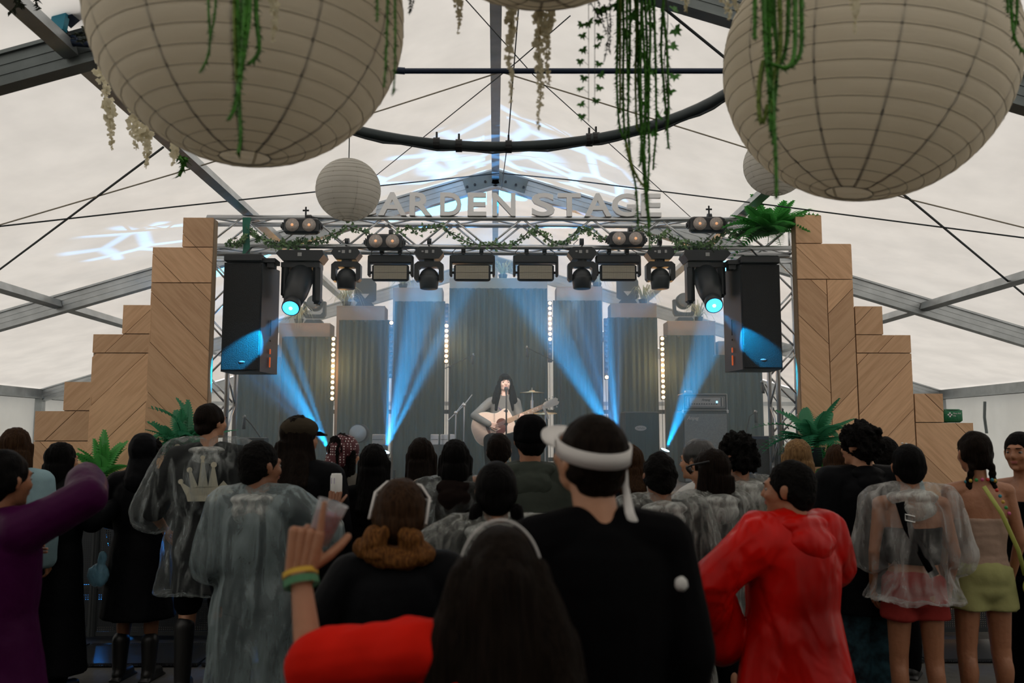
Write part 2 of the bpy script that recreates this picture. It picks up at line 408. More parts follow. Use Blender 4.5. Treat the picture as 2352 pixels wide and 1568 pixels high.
truss('truss_tower', (XL-.02, YT+.32, DZ), zt-.17-DZ, 'z', 'upright silver truss leg at the left side of the stage', seg=.3, grp='truss legs of the stage')
truss('truss_tower', (XR+.02, YT+.32, DZ), zt-.17-DZ, 'z', 'upright silver truss leg at the right side of the stage', seg=.3, grp='truss legs of the stage')
# ---------------------------------------------------------------- plank walls
def wood_mat():
    m = bpy.data.materials.new('oak_plank'); m.use_nodes = True; nt = m.node_tree; N = nt.nodes; L = nt.links; b = N['Principled BSDF']
    tc = N.new('ShaderNodeTexCoord'); oi = N.new('ShaderNodeObjectInfo'); mp = N.new('ShaderNodeMapping'); mp.inputs['Scale'].default_value = (1.2, 1, 14)
    cb = N.new('ShaderNodeVectorMath'); cb.operation = 'SCALE'; cx = N.new('ShaderNodeCombineXYZ')
    for k in range(3): L.new(oi.outputs['Random'], cx.inputs[k])
    L.new(cx.outputs[0], cb.inputs[0]); cb.inputs['Scale'].default_value = 37
    ad = N.new('ShaderNodeVectorMath'); L.new(tc.outputs['Object'], ad.inputs[0]); L.new(cb.outputs[0], ad.inputs[1]); L.new(ad.outputs[0], mp.inputs[0])
    n = N.new('ShaderNodeTexNoise'); n.inputs['Scale'].default_value = 2.6; n.inputs['Detail'].default_value = 8; n.inputs['Distortion'].default_value = .6; L.new(mp.outputs[0], n.inputs[0])
    r = N.new('ShaderNodeValToRGB'); e = r.color_ramp.elements; e[0].position = .3; e[0].color = (.66,.385,.21,1); e[1].position = .62; e[1].color = (.80,.50,.29,1)
    L.new(n.outputs[0], r.inputs[0])
    hs = N.new('ShaderNodeHueSaturation'); mr = N.new('ShaderNodeMapRange'); mr.inputs[3].default_value = .8; mr.inputs[4].default_value = 1.08
    L.new(oi.outputs['Random'], mr.inputs[0]); L.new(mr.outputs[0], hs.inputs['Value']); L.new(r.outputs[0], hs.inputs['Color']); L.new(hs.outputs[0], b.inputs['Base Color'])
    b.inputs['Roughness'].default_value = .55
    bp = N.new('ShaderNodeBump'); bp.inputs['Strength'].default_value = .12; bp.inputs['Distance'].default_value = .003; L.new(n.outputs[0], bp.inputs['Height']); L.new(bp.outputs[0], b.inputs['Normal'])
    return m
M_oak = wood_mat(); M_ply = mat('plywood_edge', (.45,.33,.22), .7, 0, .1, 30, .15)
def clip(poly, a, b, c):
    """keep points with a*x+b*z<=c"""
    out = []
    for i in range(len(poly)):
        p, q = poly[i], poly[(i+1) % len(poly)]; dp, dq = a*p[0]+b*p[1]-c, a*q[0]+b*q[1]-c
        if dp <= 0: out.append(p)
        if (dp < 0 < dq) or (dq < 0 < dp): t = dp/(dp-dq); out.append((p[0]+(q[0]-p[0])*t, p[1]+(q[1]-p[1])*t))
    return out
YW = 8.2
rw = random.Random(5)
def planks(par, cells, pitch, ang, off=0):
    """cells: rectangles x0,x1,z0,z1 (wall plane); clip diagonal boards into them and join pieces that share a board"""
    ca, sa = math.cos(ang), math.sin(ang)
    for k in range(-40, 60):
        # board k: pitch*k+off <= -x*sa+z*ca <= pitch*(k+1)+off
        for (x0, x1, z0, z1) in cells:
            g = .004
            poly = [(x0+g, z0+g), (x1-g, z0+g), (x1-g, z1-g), (x0+g, z1-g)]
            poly = clip(poly, sa, -ca, -(pitch*k+off+.0022)) if True else poly
            if len(poly) >= 3: poly = clip(poly, -sa, ca, pitch*(k+1)+off-.0022)
            if len(poly) < 3: continue
            ar = abs(sum(poly[i][0]*poly[(i+1)%len(poly)][1]-poly[(i+1)%len(poly)][0]*poly[i][1] for i in range(len(poly))))/2
            if ar < .002: continue
            cxx = sum(p[0] for p in poly)/len(poly); czz = sum(p[1] for p in poly)/len(poly)
            loc = [((p[0]-cxx)*ca+(p[1]-czz)*sa, -(p[0]-cxx)*sa+(p[1]-czz)*ca) for p in poly]
            dp = rw.uniform(0, .004)
            o = MB().prism(loc, -.018-dp, 0).build('plank', M_oak, par)
            o.location = (cxx, 0, czz); o.rotation_euler = (0, -ang, 0)
def stepped_wall(cols, joints, side, label):
    """cols: (pxa,pxb,ptop)"""
    t = empty('stepped_plank_wall', (0, YW, 0), 0, label, 'wood panel wall', 'stepped herringbone walls beside the stage')
    C = []
    for (a, b, top) in cols:
        z = U((a+b)/2, top, YW).z; xa, xb = U(a, top+50, YW).x, U(b, top+50, YW).x; C.append((xa, xb, z))
    for (xa, xb, z) in C:
        MB().box(((xa+xb)/2, .06, z/2-.004), (xb-xa-.002, .1, z-.012)).build('backing_panel', M_ply, t)
    return t, C
tl, CL = stepped_wall([(80,146,943),(147,213,876),(213,281,767),(282,349,700),(350,419,568),(420,491,500)], None, -1, 'tall stepped wall of diagonal oak planks left of the stage')
trw, CR = stepped_wall([(2168,2236,970),(2100,2166,903),(2028,2092,769),(1963,2027,703),(1888,1956,560),(1826,1887,494)], None, 1, 'tall stepped wall of diagonal oak planks right of the stage')
Q = math.pi/4
zj = lambda py: U(400, py, YW).z
J1, J2, J3 = zj(650), zj(811), 1.35
def cell(C, i, z0, z1): return (C[i][0], C[i][1], z0, min(z1, C[i][2]))
# left: pairs of columns share a panel, so merge equal-height ranges
def wide(C, i, j, z0, z1): return (min(C[i][0], C[j][0]), max(C[i][1], C[j][1]), z0, z1)
P3 = .33
# inner panel (cols 4,5)
planks(tl, [wide(CL,4,5,J1,CL[4][2]), (CL[5][0], CL[5][1], CL[4][2], CL[5][2])], P3, -Q, .05)
planks(tl, [wide(CL,4,5,0,J1)], P3, -Q, .12)
planks(tl, [wide(CL,2,3,J2,CL[2][2]), (CL[3][0], CL[3][1], CL[2][2], CL[3][2])], P3*1.4, Q, .1)
planks(tl, [wide(CL,2,3,0,J2)], P3, Q, .02)
planks(tl, [(CL[1][0], CL[1][1], CL[0][2], CL[1][2]), wide(CL,0,1,1.55,CL[0][2])], P3, Q, .08)
planks(tl, [wide(CL,0,1,0,1.55)], P3, -Q, .1)
# right
JR1, JR2 = U(1900, 642, YW).z, U(2050, 811, YW).z
xm = U(1903, 800, YW).x
planks(trw, [wide(CR,5,4,JR1,CR[4][2]), (CR[5][0], CR[5][1], CR[4][2], CR[5][2])], P3*1.2, -Q, .1)
planks(trw, [(CR[5][0], xm, 0, JR1)], P3, -Q, .03)
planks(trw, [(xm, CR[4][1], 0, JR1)], P3, Q, .03)
planks(trw, [wide(CR,3,2,JR2,CR[2][2]), (CR[3][0], CR[3][1], CR[2][2], CR[3][2])], P3, Q, .1)
planks(trw, [wide(CR,3,2,0,JR2)], P3, Q, .16)
planks(trw, [wide(CR,1,0,0,CR[0][2]), (CR[1][0], CR[1][1], CR[0][2], CR[1][2])], P3*1.3, -Q, .0)
# ---------------------------------------------------------------- drape backdrop
M_drape = mat('grey_green_drape', (.018,.046,.048), .9, 0, .35, 3, .35, 2.2, stretch=(14,1,.5))
M_box = mat('planter_ply', (.42,.29,.2), .7, 0, .1, 20, .2, 4)
YD = 12.4
M_pipe = mat('drape_pipe', (.06,.07,.07), .5, .5)
DR = [(541,642,820,'outermost left'),(645,766,773,'second left'),(776,893,735,'third left'),(905,1021,692,'fourth left'),(1031,1257,662,'wide central'),(1271,1383,690,'first right of centre'),(1397,1512,729,'second right of centre'),(1528,1641,770,'third right of centre'),(1641,1750,815,'outermost right')]
BX = [(560,640,791),(648,764,745),(778,888,706),(906,1018,665),(1034,1256,643),(1276,1380,662),(1399,1503,700),(1528,1636,740),(1642,1722,786)]
DRX = []; XDR = 0
for i, (a, b, top, w) in enumerate(DR):
    yy = YD + (0, .06, 0, .06, 0, .06, 0, .06, 0)[i]
    xa, xb, z = U(a, 850, yy).x, U(b, 850, yy).x, U((a+b)/2, top, yy).z
    t = empty('drape_panel', ((xa+xb)/2, yy, DZ), 0, 'pleated dark green-grey drape, %s panel of the stage backdrop' % w, 'drape', 'drape panels of the backdrop')
    wd = xb-xa; h = z-DZ
    MB().grid(lambda u, v: ((u-.5)*wd, .022*math.sin(u*wd*70+.8*math.sin(u*9+i))+.012*math.sin(u*wd*31+i), h*v), int(wd*110), 4).build('cloth', M_drape, t, True)
    MB().tube([(-wd/2, .03, h-.01), (wd/2, .03, h-.01)], .016, 8).build('top_bar', M_pipe, t)
    MB().tube([(-wd/2+.02, .05, 0), (-wd/2+.02, .05, h)], .02, 8).build('upright', M_pipe, t)
    MB().tube([(wd/2-.02, .05, 0), (wd/2-.02, .05, h)], .02, 8).build('upright', M_pipe, t)
    ba, bb, bt = BX[i]; yb = YD+.3
    xa, xb, zb = U(ba, bt, yb).x, U(bb, bt, yb).x, U(ba, bt, yb).z
    t2 = empty('timber_plinth', ((xa+xb)/2, yb, DZ), 0, 'plain timber plinth rising behind the %s drape panel' % w, 'plinth', 'timber plinths behind the drapes')
    MB().rbox((0, 0, (zb-DZ)/2), (xb-xa, .34, zb-DZ), .008).build('carcass', M_box, t2)
    MB().box((0, -.172, zb-DZ-.006), (xb-xa, .01, .012)).build('edge_strip', M_ply, t2)
    DRX.append((t, t2, xa, xb, zb))
# rails behind the gaps
for j, z in enumerate((1.25, 1.95)):
    o = MB().box((0, YD+.55, z), (7.2, .05, .06)).build('backdrop_rail', M_pipe); tag(o, ['lower', 'upper'][j]+' dark rail of the backdrop frame, seen in the gaps between drapes', 'rail', 'backdrop rails')
for x in (-3.4, 3.4):
    o = MB().box((x, YD+.55, 1.0), (.06, .06, 2.0)).build('backdrop_post', M_pipe); tag(o, 'dark post at the %s end of the backdrop rails' % ('left' if x < 0 else 'right'), 'post', 'backdrop posts')
# ---------------------------------------------------------------- LED pixel bars
M_ledon = emis('amber_led', (1, .56, .17), 26); M_ledoff = mat('led_off', (.09,.1,.14), .2); M_lhouse = mat('led_housing', (.03,.035,.05), .5)
lens = MB().lathe([(.0, 0), (.02, 0), (.023, -.006), (.012, -.014), (0.001, -.016)], 12, M=Matrix.Rotation(R(-90), 3, 'X')); lm_on = lens.mesh('lens', True); lm_on.materials.append(M_ledon)
lm_off = lens.mesh('lens', True); lm_off.materials.append(M_ledoff)
bars = [(766,778,915,range(0,12),'fully lit, far left'),(899,741,862,range(0,1),'one cell lit at its top, left'),(1026,702,829,range(4,12),'lower two thirds lit, left of the wide drape'),(1263,696,826,range(0,8),'upper two thirds lit, right of the wide drape'),(1392,736,866,range(11,12),'one cell lit at its foot, right'),(1521,777,912,range(0,12),'fully lit, far right')]
for (px, y0, y1, on, w) in bars:
    Yb = YD-.15; top = U(px, y0, Yb); bot = U(px, y1, Yb); n = 12; st = (top.z-bot.z)/(n-1)
    t = empty('led_bar', (top.x, Yb, bot.z), 0, 'pixel bar of round amber lamps, ' + w, 'light bar', 'vertical LED bars')
    MB().rbox((0, .03, (top.z-bot.z)/2), (.062, .05, top.z-bot.z+.07), .006).build('housing', M_lhouse, t)
    for k in range(n): link('lamp', lm_on if k in on else lm_off, t, (0, .004, (n-1-k)*st))
    MB().tube([(0, .09, DZ-bot.z), (0, .09, top.z-bot.z)], .004, 6).build('hanging_rod', M_pipe, t)
    if len(on) > 3:
        L = bpy.data.lights.new('bar_glow', 'POINT'); L.color = (1,.55,.2); L.energy = 15 if len(on) == 12 else 9; L.shadow_soft_size = .12
        lo = bpy.data.objects.new('bar_glow', L); COL.objects.link(lo); lo.location = (top.x, Yb-.12, top.z-st*(on[0]+on[-1])/2)
# ================================================================ HAZE AND STAGE BEAMS
hz = bpy.data.materials.new('stage_haze'); hz.use_nodes = True; nt = hz.node_tree; nt.nodes.clear()
o_ = nt.nodes.new('ShaderNodeOutputMaterial'); v_ = nt.nodes.new('ShaderNodeVolumeScatter'); v_.inputs['Density'].default_value = .055; v_.inputs['Anisotropy'].default_value = .25; v_.inputs['Color'].default_value = (.72,.92,1,1)
nt.links.new(v_.outputs[0], o_.inputs['Volume'])
o = MB().prism([(-4.2, 1.005), (4.2, 1.005), (4.2, 3.2), (0, 4.25), (-4.2, 3.2)], 8.9, 12.95).prism([(-2.62, 1.005), (2.75, 1.005), (2.75, 3.6), (-2.62, 3.6)], 7.95, 8.885).build('stage_haze', hz); tag(o, 'thin bluish stage haze hanging between the truss and the drapes', 'haze', kind='stuff')
BLUE = (.0,.46,1)
def spot(loc, target, deg, watts, blend=.35, soft=.02, col=BLUE, gobo=None, gs=6):
    L = bpy.data.lights.new('beam', 'SPOT'); L.color = col; L.energy = watts; L.spot_size = R(deg); L.spot_blend = blend; L.shadow_soft_size = soft
    lo = bpy.data.objects.new('beam', L); COL.objects.link(lo); lo.location = loc
    lo.rotation_euler = (Vector(target)-Vector(loc)).to_track_quat('-Z', 'Y').to_euler()
    if gobo:
        L.use_nodes = True; n = L.node_tree; N = n.nodes; K = n.links; e = N['Emission']
        tc = N.new('ShaderNodeTexCoord'); mp = N.new('ShaderNodeMapping'); mp.inputs['Scale'].default_value = (gs, gs, gs*.2); mp.inputs['Location'].default_value = (gobo, 0, 0)
        K.new(tc.outputs['Normal'], mp.inputs[0])
        vo = N.new('ShaderNodeTexVoronoi'); vo.feature = 'DISTANCE_TO_EDGE'; vo.inputs['Scale'].default_value = 1.0; K.new(mp.outputs[0], vo.inputs['Vector'])
        r = N.new('ShaderNodeMapRange'); r.inputs[1].default_value = .03; r.inputs[2].default_value = .10; r.inputs[3].default_value = 1; r.inputs[4].default_value = .04
        K.new(vo.outputs['Distance'], r.inputs[0]); K.new(r.outputs[0], e.inputs['Strength'])
    return lo
BEAM = 1
def floor_beam(px, py, Y, tgt, fans, w=6500):
    p = U(px, py, Y)
    for (tx, ty, deg, k) in fans:
        spot(p, U(tx, ty, Y+.25), deg, w*k)
    return p
YB = 10.2
BP = [floor_beam(755, 1030, YB, None, [(640, 850, 15, 1), (600, 760, 9, 1.2), (690, 850, 6, 1.5)]),
      floor_beam(887, 1030, YB, None, [(930, 850, 13, 1.2), (905, 700, 4, 2), (985, 830, 7, 1.5), (895, 850, 3.5, 2.4)]),
      floor_beam(1420, 1020, YB, None, [(1330, 860, 14, 1), (1395, 760, 7, 1.6), (1300, 850, 6, 1.5)]),
      floor_beam(1532, 1026, YB, None, [(1572, 925, 16, 1.2)])]
ZL = 8.1
PL, PR = U(668, 706, ZL), U(1640, 700, ZL)
for q_, tg in ((PL, U(556, 815, 8.36)), (PR, U(1748, 810, 8.36))): d_ = (tg-q_).normalized(); spot(q_+d_*.07, tg, 28, 1300)
for (p, tgt, dg, w_, g) in ((BP[1]+Vector((0,0,.03)), (-.45, 9.5, 4.6), 40, 1500, 3.0), (BP[2]+Vector((0,0,.03)), (.5, 9.5, 4.5), 42, 2200, 7.0), (BP[0]+Vector((0,0,.03)), (-3.7, 9.0, 3.6), 24, 1200, 11.0)):
    spot(p, tgt, dg, w_, .3, .01, (.12,.45,1), g, 5.5)

for px, tx in ((797, 960), (1515, 1330)): spot(U(px, 680, 8.55), U(tx, 760, 12.4), 24, 420, .9, .05, (.02,.42,1))
for px, tx in ((986, 1080), (1336, 1220)): spot(U(px, 680, 8.7), U(tx, 700, 12.4), 26, 160, .9, .05, (.03,.5,.95))
# ================================================================ LANTERNS
M_paper = translucent('lantern_paper', (.90,.84,.715), .50, .5, 3.0, 0, stretch=(.35,.35,1.6))
M_paper2 = translucent('small_lantern_paper', (.86,.84,.78), .45, .3, 4.0)
M_wire = mat('lantern_wire', (.38,.35,.28), .7)
def lantern(px, py, Rr, Y, label, tilt=0, ribs=25, seams=12, squash=.97, m=None, wr=.0014, seed=1, grp='large paper lanterns', top=None):
    c = U(px, py, Y)
    t = empty('paper_lantern', c, 0, label, 'lantern', grp); t.rotation_euler = (tilt, 0, seed*.7)
    a0, a1 = -math.pi/2+.16, math.pi/2-.16
    def f(u, v):
        a = a0+(a1-a0)*v; w = 2*math.pi*u; ph = (v*ribs) % 1
        rr = Rr*(1 + .007*math.sin(math.pi*ph)**.6 + .006*noise.noise(Vector((u*16, v*14, seed)))+.002*math.sin(w*seams*2)*math.sin(math.pi*ph))
        return (rr*math.cos(a)*math.cos(w), rr*math.cos(a)*math.sin(w), rr*squash*math.sin(a))
    MB().grid(f, 72, ribs*6).build('paper_shade', m or M_paper, t, True)
    mb = MB()
    for k in range(ribs+1):
        pts = []
        for j in range(37):
            u = j/36; v = k/ribs; a = a0+(a1-a0)*v; w = 2*math.pi*u; pts.append((Rr*1.006*math.cos(a)*math.cos(w), Rr*1.006*math.cos(a)*math.sin(w), Rr*1.006*squash*math.sin(a)))
        mb.tube(pts, wr, 4, cap=False)
    o = mb.build('wire_spiral', M_wire, t); o['kind'] = 'stuff'
    for k in range(seams):
        w = 2*math.pi*k/seams; pts = []
        for j in range(17):
            a = a0+(a1-a0)*j/16; pts.append((Rr*1.002*math.cos(a)*math.cos(w), Rr*1.002*math.cos(a)*math.sin(w), Rr*1.002*squash*math.sin(a)))
        MB().tube(pts, (Rr*.010), 4, cap=False, flat=.2).build('seam', M_seam, t)
    for s in (-1, 1): MB().tube([(Rr*.165*math.cos(q*.5236), Rr*.165*math.sin(q*.5236), s*Rr*squash*.985) for q in range(13)], wr*1.8, 6, cap=False).build('end_ring', M_wire, t)
    zt_ = (top or zr(c.x)) - c.z
    MB().tube([(0, 0, -Rr*squash*.9), (0, 0, Rr*squash)], wr*1.3, 5).build('spreader', M_wire, t)
    MB().tube([(0, 0, Rr*squash), (0, 0, zt_)], .004, 5).build('cord', M_cable, t)
    return t
M_seam = translucent('lantern_seam', (.50,.46,.38), .3)
lantern(574, 36, .55, 3.02, 'huge round white paper lantern at top left with open lower ring', 0, seed=1)
lantern(1988, 148, .55, 3.30, 'huge round white paper lantern at top right above the right plank wall', .16, seed=2)
lantern(1247, -385, .55, 2.62, 'huge round white paper lantern cut off by the top edge in the middle', 0, seed=3, top=4.4)
lantern(800, 436, .225, 6.0, 'small white paper lantern hiding the first letter of the stage lettering', 0, ribs=16, seams=8, m=M_paper2, wr=.001, seed=4, grp='small paper lanterns')
lantern(1782, 378, .225, 6.0, 'small white paper lantern almost hidden behind the large right one', 0, ribs=16, seams=8, m=M_paper2, wr=.001, seed=5, grp='small paper lanterns')
# ================================================================ HANGING GREENERY
M_moss = mat('green_amaranth', (.06,.27,.012), .6, 0, 0, 20, .5, 40); M_moss2 = mat('yellow_green_stem', (.16,.24,.03), .6)
M_ivy = mat('ivy_leaf', (.09,.36,.05), .45, 0, .2, 30, .5, 8); M_ivyd = mat('truss_ivy', (.20,.34,.13), .5, 0, 0, 20, .5, 12, col2=(.07,.17,.07))
M_flower = translucent('silk_flower', (.88,.82,.62), .35, .2, 30); M_stem = mat('pale_stem', (.45,.36,.13), .6); M_twig = mat('dark_twig', (.03,.045,.02), .7)
rg = random.Random(11)
def ivy_mesh(s=.03, n='leaf'):
    P = [(0,0),(.35,-.28),(.95,-.05),(.5,.3),(.62,.8),(.22,.62),(0,1.25),(-.22,.62),(-.62,.8),(-.5,.3),(-.95,-.05),(-.35,-.28)]
    v = [(0,.3,.12)]+[(x, y, -.05*abs(x)) for x, y in P]; f = [(0, 1+i, 1+(i+1)%12) for i in range(12)]
    mb = MB(); mb.add([(x*s, z*s, -y*s) for x, y, z in v], f); return mb
IV = ivy_mesh(1).mesh('leaf'); IV.materials.append(M_ivy)
def curve_pts(p0, p1, n=14, sway=.02, seed=0):
    r_ = random.Random(seed); a = [r_.uniform(-1, 1) for _ in range(4)]; out = []
    for i in range(n+1):
        t = i/n; p = Vector(p0).lerp(Vector(p1), t)
        out.append(p+Vector((sway*(a[0]*math.sin(t*5+a[1]*3)+.5*a[2]*math.sin(t*11)), sway*a[3]*math.sin(t*4), 0))*min(1, t*3))
    return out
def fuzzy(mb, pts, r, k=7, size=.016, seed=0):
    """a cord covered in tiny leaflets"""
    r_ = random.Random(seed); mb.tube(pts, [r*(1-.4*i/len(pts)) for i in range(len(pts))], 5)
    for i in range(len(pts)-1):
        a, b = pts[i], pts[i+1]; n = max(2, int((b-a).length/.02*k*1.1))
        for j in range(n):
            p = a.lerp(b, r_.random()); w = r_.uniform(0, 6.283); d = Vector((math.cos(w), math.sin(w), r_.uniform(-.9, .1)))*size*r_.uniform(.5, 1.1); q = Vector((-d.y, d.x, 0))*.28
            mb.add([p-q, p+q, p+d], [(0,1,2)])
    return mb
def hang(name, label, cat, grp, Y, strands, m, r=.006, size=.016, top=-60):
    """strands: pixel polylines, unprojected at depth Y"""
    x0, y0 = strands[0][0][:2]; o0 = U(x0, y0, Y); t = empty(name, o0, 0, label, cat, grp)
    for i, s in enumerate(strands):
        P = [U(p[0], p[1], Y + .03*math.sin(i*2.1)) - o0 for p in s]
        Q = []
        for a, b in zip(P[:-1], P[1:]):
            n = max(2, int((b-a).length/.04)); Q += [a.lerp(b, j/n)+Vector((.003*math.sin(j*1.7+i),0,0)) for j in range(n)]
        Q.append(P[-1]); sm = Q[:]
        for _ in range(3): sm = [sm[0]]+[(sm[j-1]+sm[j]*2+sm[j+1])/4 for j in range(1, len(sm)-1)]+[sm[-1]]
        fuzzy(MB(), sm, r, 7, size, i).build('strand', m if i % 4 != 3 or m is not M_moss else M_moss2, t)
        if i == 0 and (Y < 4): thread(t, P[0])
    return t
def thread(t, p): w = t.location+p; MB().tube([p, Vector((p.x, p.y, zr(w.x)-t.location.z))], .0015, 4).build('hanging_thread', M_twig, t)
def U_strand(x, y0, y1, dx=6, n=6, seed=0):
    r_ = random.Random(seed); return [(x+r_.uniform(-dx, dx)*(k > 0), y0+(y1-y0)*k/n) for k in range(n+1)]
hang('hanging_greenery', 'green trailing strands with a long forked tail in front of the large left lantern', 'plant', 'trailing green strands', 2.25,
     [[(545,-110),(545,20),(550,120),(548,200),(540,255),(525,275)], [(560,-110),(556,60),(548,160),(545,250),(556,310),(548,352)], [(575,-110),(574,50),(556,150),(546,230)], [(538,-110),(540,80),(545,190)], [(590,-110),(586,40),(600,100),(600,130),(570,148)], [(565,-110),(562,90),(550,180)]], M_moss, .008, .018)
hang('hanging_greenery', 'thin pair of green strands left of the forked bunch on the left lantern', 'plant', 'trailing green strands', 2.25,
     [[(480,-110),(478,30),(482,80),(483,130),(458,168)], [(497,-110),(496,40),(484,80)]], M_moss, .004, .013)
hang('hanging_greenery', 'green strands hanging over the right rim of the large left lantern', 'plant', 'trailing green strands', 2.3,
     [[(893,-110),(890,40),(886,130),(882,200)], [(908,-110),(906,60),(907,150),(904,215)], [(868,-110),(866,50)]], M_moss, .004, .014)
hang('hanging_greenery', 'looped green bunch with a long tail in front of the large right lantern', 'plant', 'trailing green strands', 2.3,
     [[(1765,-110),(1764,60),(1768,150),(1775,260),(1782,370),(1783,455)], [(1775,-110),(1776,80),(1790,120),(1778,210),(1776,330)], [(1755,-110),(1752,40),(1758,130),(1768,210)], [(1785,-110),(1795,100),(1795,140),(1770,170),(1772,260)],
      [(1810,-110),(1812,60),(1808,130),(1790,152)], [(1828,-110),(1826,80),(1828,140),(1812,160),(1790,155),(1768,145)], [(1842,-110),(1840,60),(1843,120),(1830,150),(1800,160)], [(1752,140),(1738,190),(1740,280),(1752,305),(1762,240)], [(1734,-110),(1733,90)], [(1770,-110),(1766,100),(1768,200),(1770,300)]], M_moss, .008, .018)
hang('hanging_greenery', 'green tuft at the top right corner beyond the right lantern', 'plant', 'trailing green strands', 2.6,
     [[(2322,-110),(2322,40),(2326,100),(2350,118)], [(2335,-110),(2336,40),(2330,70)], [(2310,-110),(2315,30)]], M_moss, .006, .018)
# central bunch under the hoop
t = hang('hanging_greenery', 'dense bunch of moss strands hanging from the hoop in front of the truss', 'plant', 'trailing green strands', 3.03,
     [[(1420,-60),(1418,80),(1416,200),(1420,290),(1430,330),(1440,300)], [(1430,-60),(1432,100),(1430,250),(1436,340),(1462,420),(1466,520)], [(1440,-60),(1440,120),(1444,240)], [(1425,-60),(1424,130),(1424,260)],
      [(1462,-60),(1466,60),(1466,180),(1472,300),(1478,400),(1486,470),(1494,540),(1492,570)], [(1470,-60),(1478,90),(1484,200),(1478,330),(1484,420),(1492,520)], [(1480,-60),(1484,60),(1488,160),(1484,260),(1478,380)], [(1457,-60),(1462,80),(1458,200),(1464,300)],
      [(1490,-60),(1494,100),(1488,240),(1492,360),(1488,440)], [(1520,20),(1532,80),(1534,160),(1536,260),(1532,300)], [(1525,0),(1516,110),(1526,210),(1535,340)], [(1440,330),(1452,400),(1480,430)], [(1500,-60),(1505,120),(1508,290),(1500,390)], [(1448,-60),(1446,140),(1440,290),(1450,380)], [(1475,-60),(1470,150),(1475,300),(1470,380)]], M_moss, .0055, .018)
t = empty('ivy_spray', U(1350, -40, 3.03), 0, 'two fine ivy tendrils with spaced star leaves left of the dense green bunch', 'plant', 'ivy sprays'); o0 = t.location.copy()
def leaf_at(t, o0, px, py, Y, s, a=0, b=0, c=0): link('leaf', IV, t, U(px, py, Y)-o0, (a, b, c), (s, s, s))
for xs, l in ((1337, (60,85,118,144,182,208,243,270)), (1374, (52,88,108,150,175,205,234))):
    MB().tube([U(1352 if xs < 1350 else 1366, y, 3.03)-o0 for y in range(-40, l[-1]+20, 20)], .0012, 4).build('stem', M_twig, t)
    for y in l:
        leaf_at(t, o0, xs+rg.uniform(-5, 5), y-6, 3.03, .020, rg.uniform(-.5, .5), rg.uniform(-.6, .6), rg.uniform(-.6, .6))
        MB().tube([U(xs, y-6, 3.03)-o0, U((1352 if xs < 1350 else 1366), y+6, 3.03)-o0], .0008, 4).build('stalk', M_twig, t)
t = empty('ivy_spray', U(1545, -40, 3.03), 0, 'large-leaved ivy strand on the right side of the dense green bunch', 'plant', 'ivy sprays'); o0 = t.location.copy()
MB().tube([U(1530+4*math.sin(y/30), y, 3.03)-o0 for y in range(-40, 320, 20)], .002, 4).build('stem', M_twig, t)
for (x, y) in ((1546,25),(1550,75),(1542,112),(1549,180),(1540,215),(1485,22),(1492,62),(1478,130),(1495,170),(1530,262),(1498,310),(1352,58),(1395,25),(1378,28),(1420,20),(1450,42),(1440,80),(1476,240),(1515,272)):
    leaf_at(t, o0, x, y-8, 3.03, .029, rg.uniform(-.6, .6), rg.uniform(-.9, .9), rg.uniform(-.8, .8))
    MB().tube([U(x, y-8, 3.03)-o0, U((x+1530)/2 if x > 1500 else (x+1470)/2, y-22, 3.03)-o0], .001, 4).build('stalk', M_twig, t)
# pale flowers (wisteria)
def wisteria(label, Y, cols, s=.02):
    o0 = U(cols[0][0], cols[0][1], Y); t = empty('flower_garland', o0, 0, label, 'flowers', 'cream silk flower strands')
    for ci, (x, y0, y1, w) in enumerate(cols):
        r_ = random.Random(int(x)); ys = list(range(int(y0), int(y1), 10))
        MB().tube([U(x+3*math.sin(y/25), y, Y)-o0 for y in ys+[y1]], .0016, 4).build('stem', M_stem, t)
        mb = MB()
        for y in ys:
            k = 1-(y-y0)/(y1-y0+1)*.75
            for _ in range(3):
                c = U(x+3*math.sin(y/25)+r_.uniform(-w, w)*k, y+r_.uniform(-6, 6), Y+r_.uniform(-.02, .02))-o0
                for q in range(4):
                    a = r_.uniform(0, 6.28); e = Vector((math.cos(a), r_.uniform(-.7,.7), math.sin(a)))*s*k; n = e.cross(Vector((0,1,.3))).normalized()*s*k*.55
                    mb.add([c, c+e*.6+n, c+e*1.1, c+e*.6-n], [(0,1,2,3)])
        mb.build('blossoms', M_flower, t)['kind'] = 'stuff'
        if ci == 0 and Y < 4: thread(t, Vector((0,0,0)))
wisteria('cream flower strand hanging between the middle lantern and the ridge purlin', 3.02, [(1172,-20,235,10)])
wisteria('double cream flower strand left of the ivy tendrils', 3.02, [(1240,-20,300,14),(1258,-20,195,10)])
wisteria('short cream flower strand left of the middle lantern', 3.02, [(1051,-50,72,9)])
wisteria('short cream flower tufts at the top edge left of the right lantern', 3.02, [(1575,-50,30,8),(1672,-50,48,20),(1690,-50,30,10)])
wisteria('cream flower strands hanging on the roof purlin left of the large left lantern', 4.3, [(238,150,250,16),(255,240,345,9),(310,258,345,14),(335,300,388,8),(395,340,378,5)], .03)
wisteria('sparse yellowish flower strand across the right part of the large left lantern', 2.4, [(628,-60,92,7)])
wisteria('yellow flower sprig in the middle of the large right lantern', 2.4, [(1962,-60,72,9)])
hang('hanging_greenery', 'small green sprig on the purlin under the large left lantern', 'plant', 'trailing green strands', 4.6, [[(395,345),(408,360),(428,368)], [(428,362),(418,385),(412,405)], [(400,348),(420,372)]], M_moss, .012, .04)
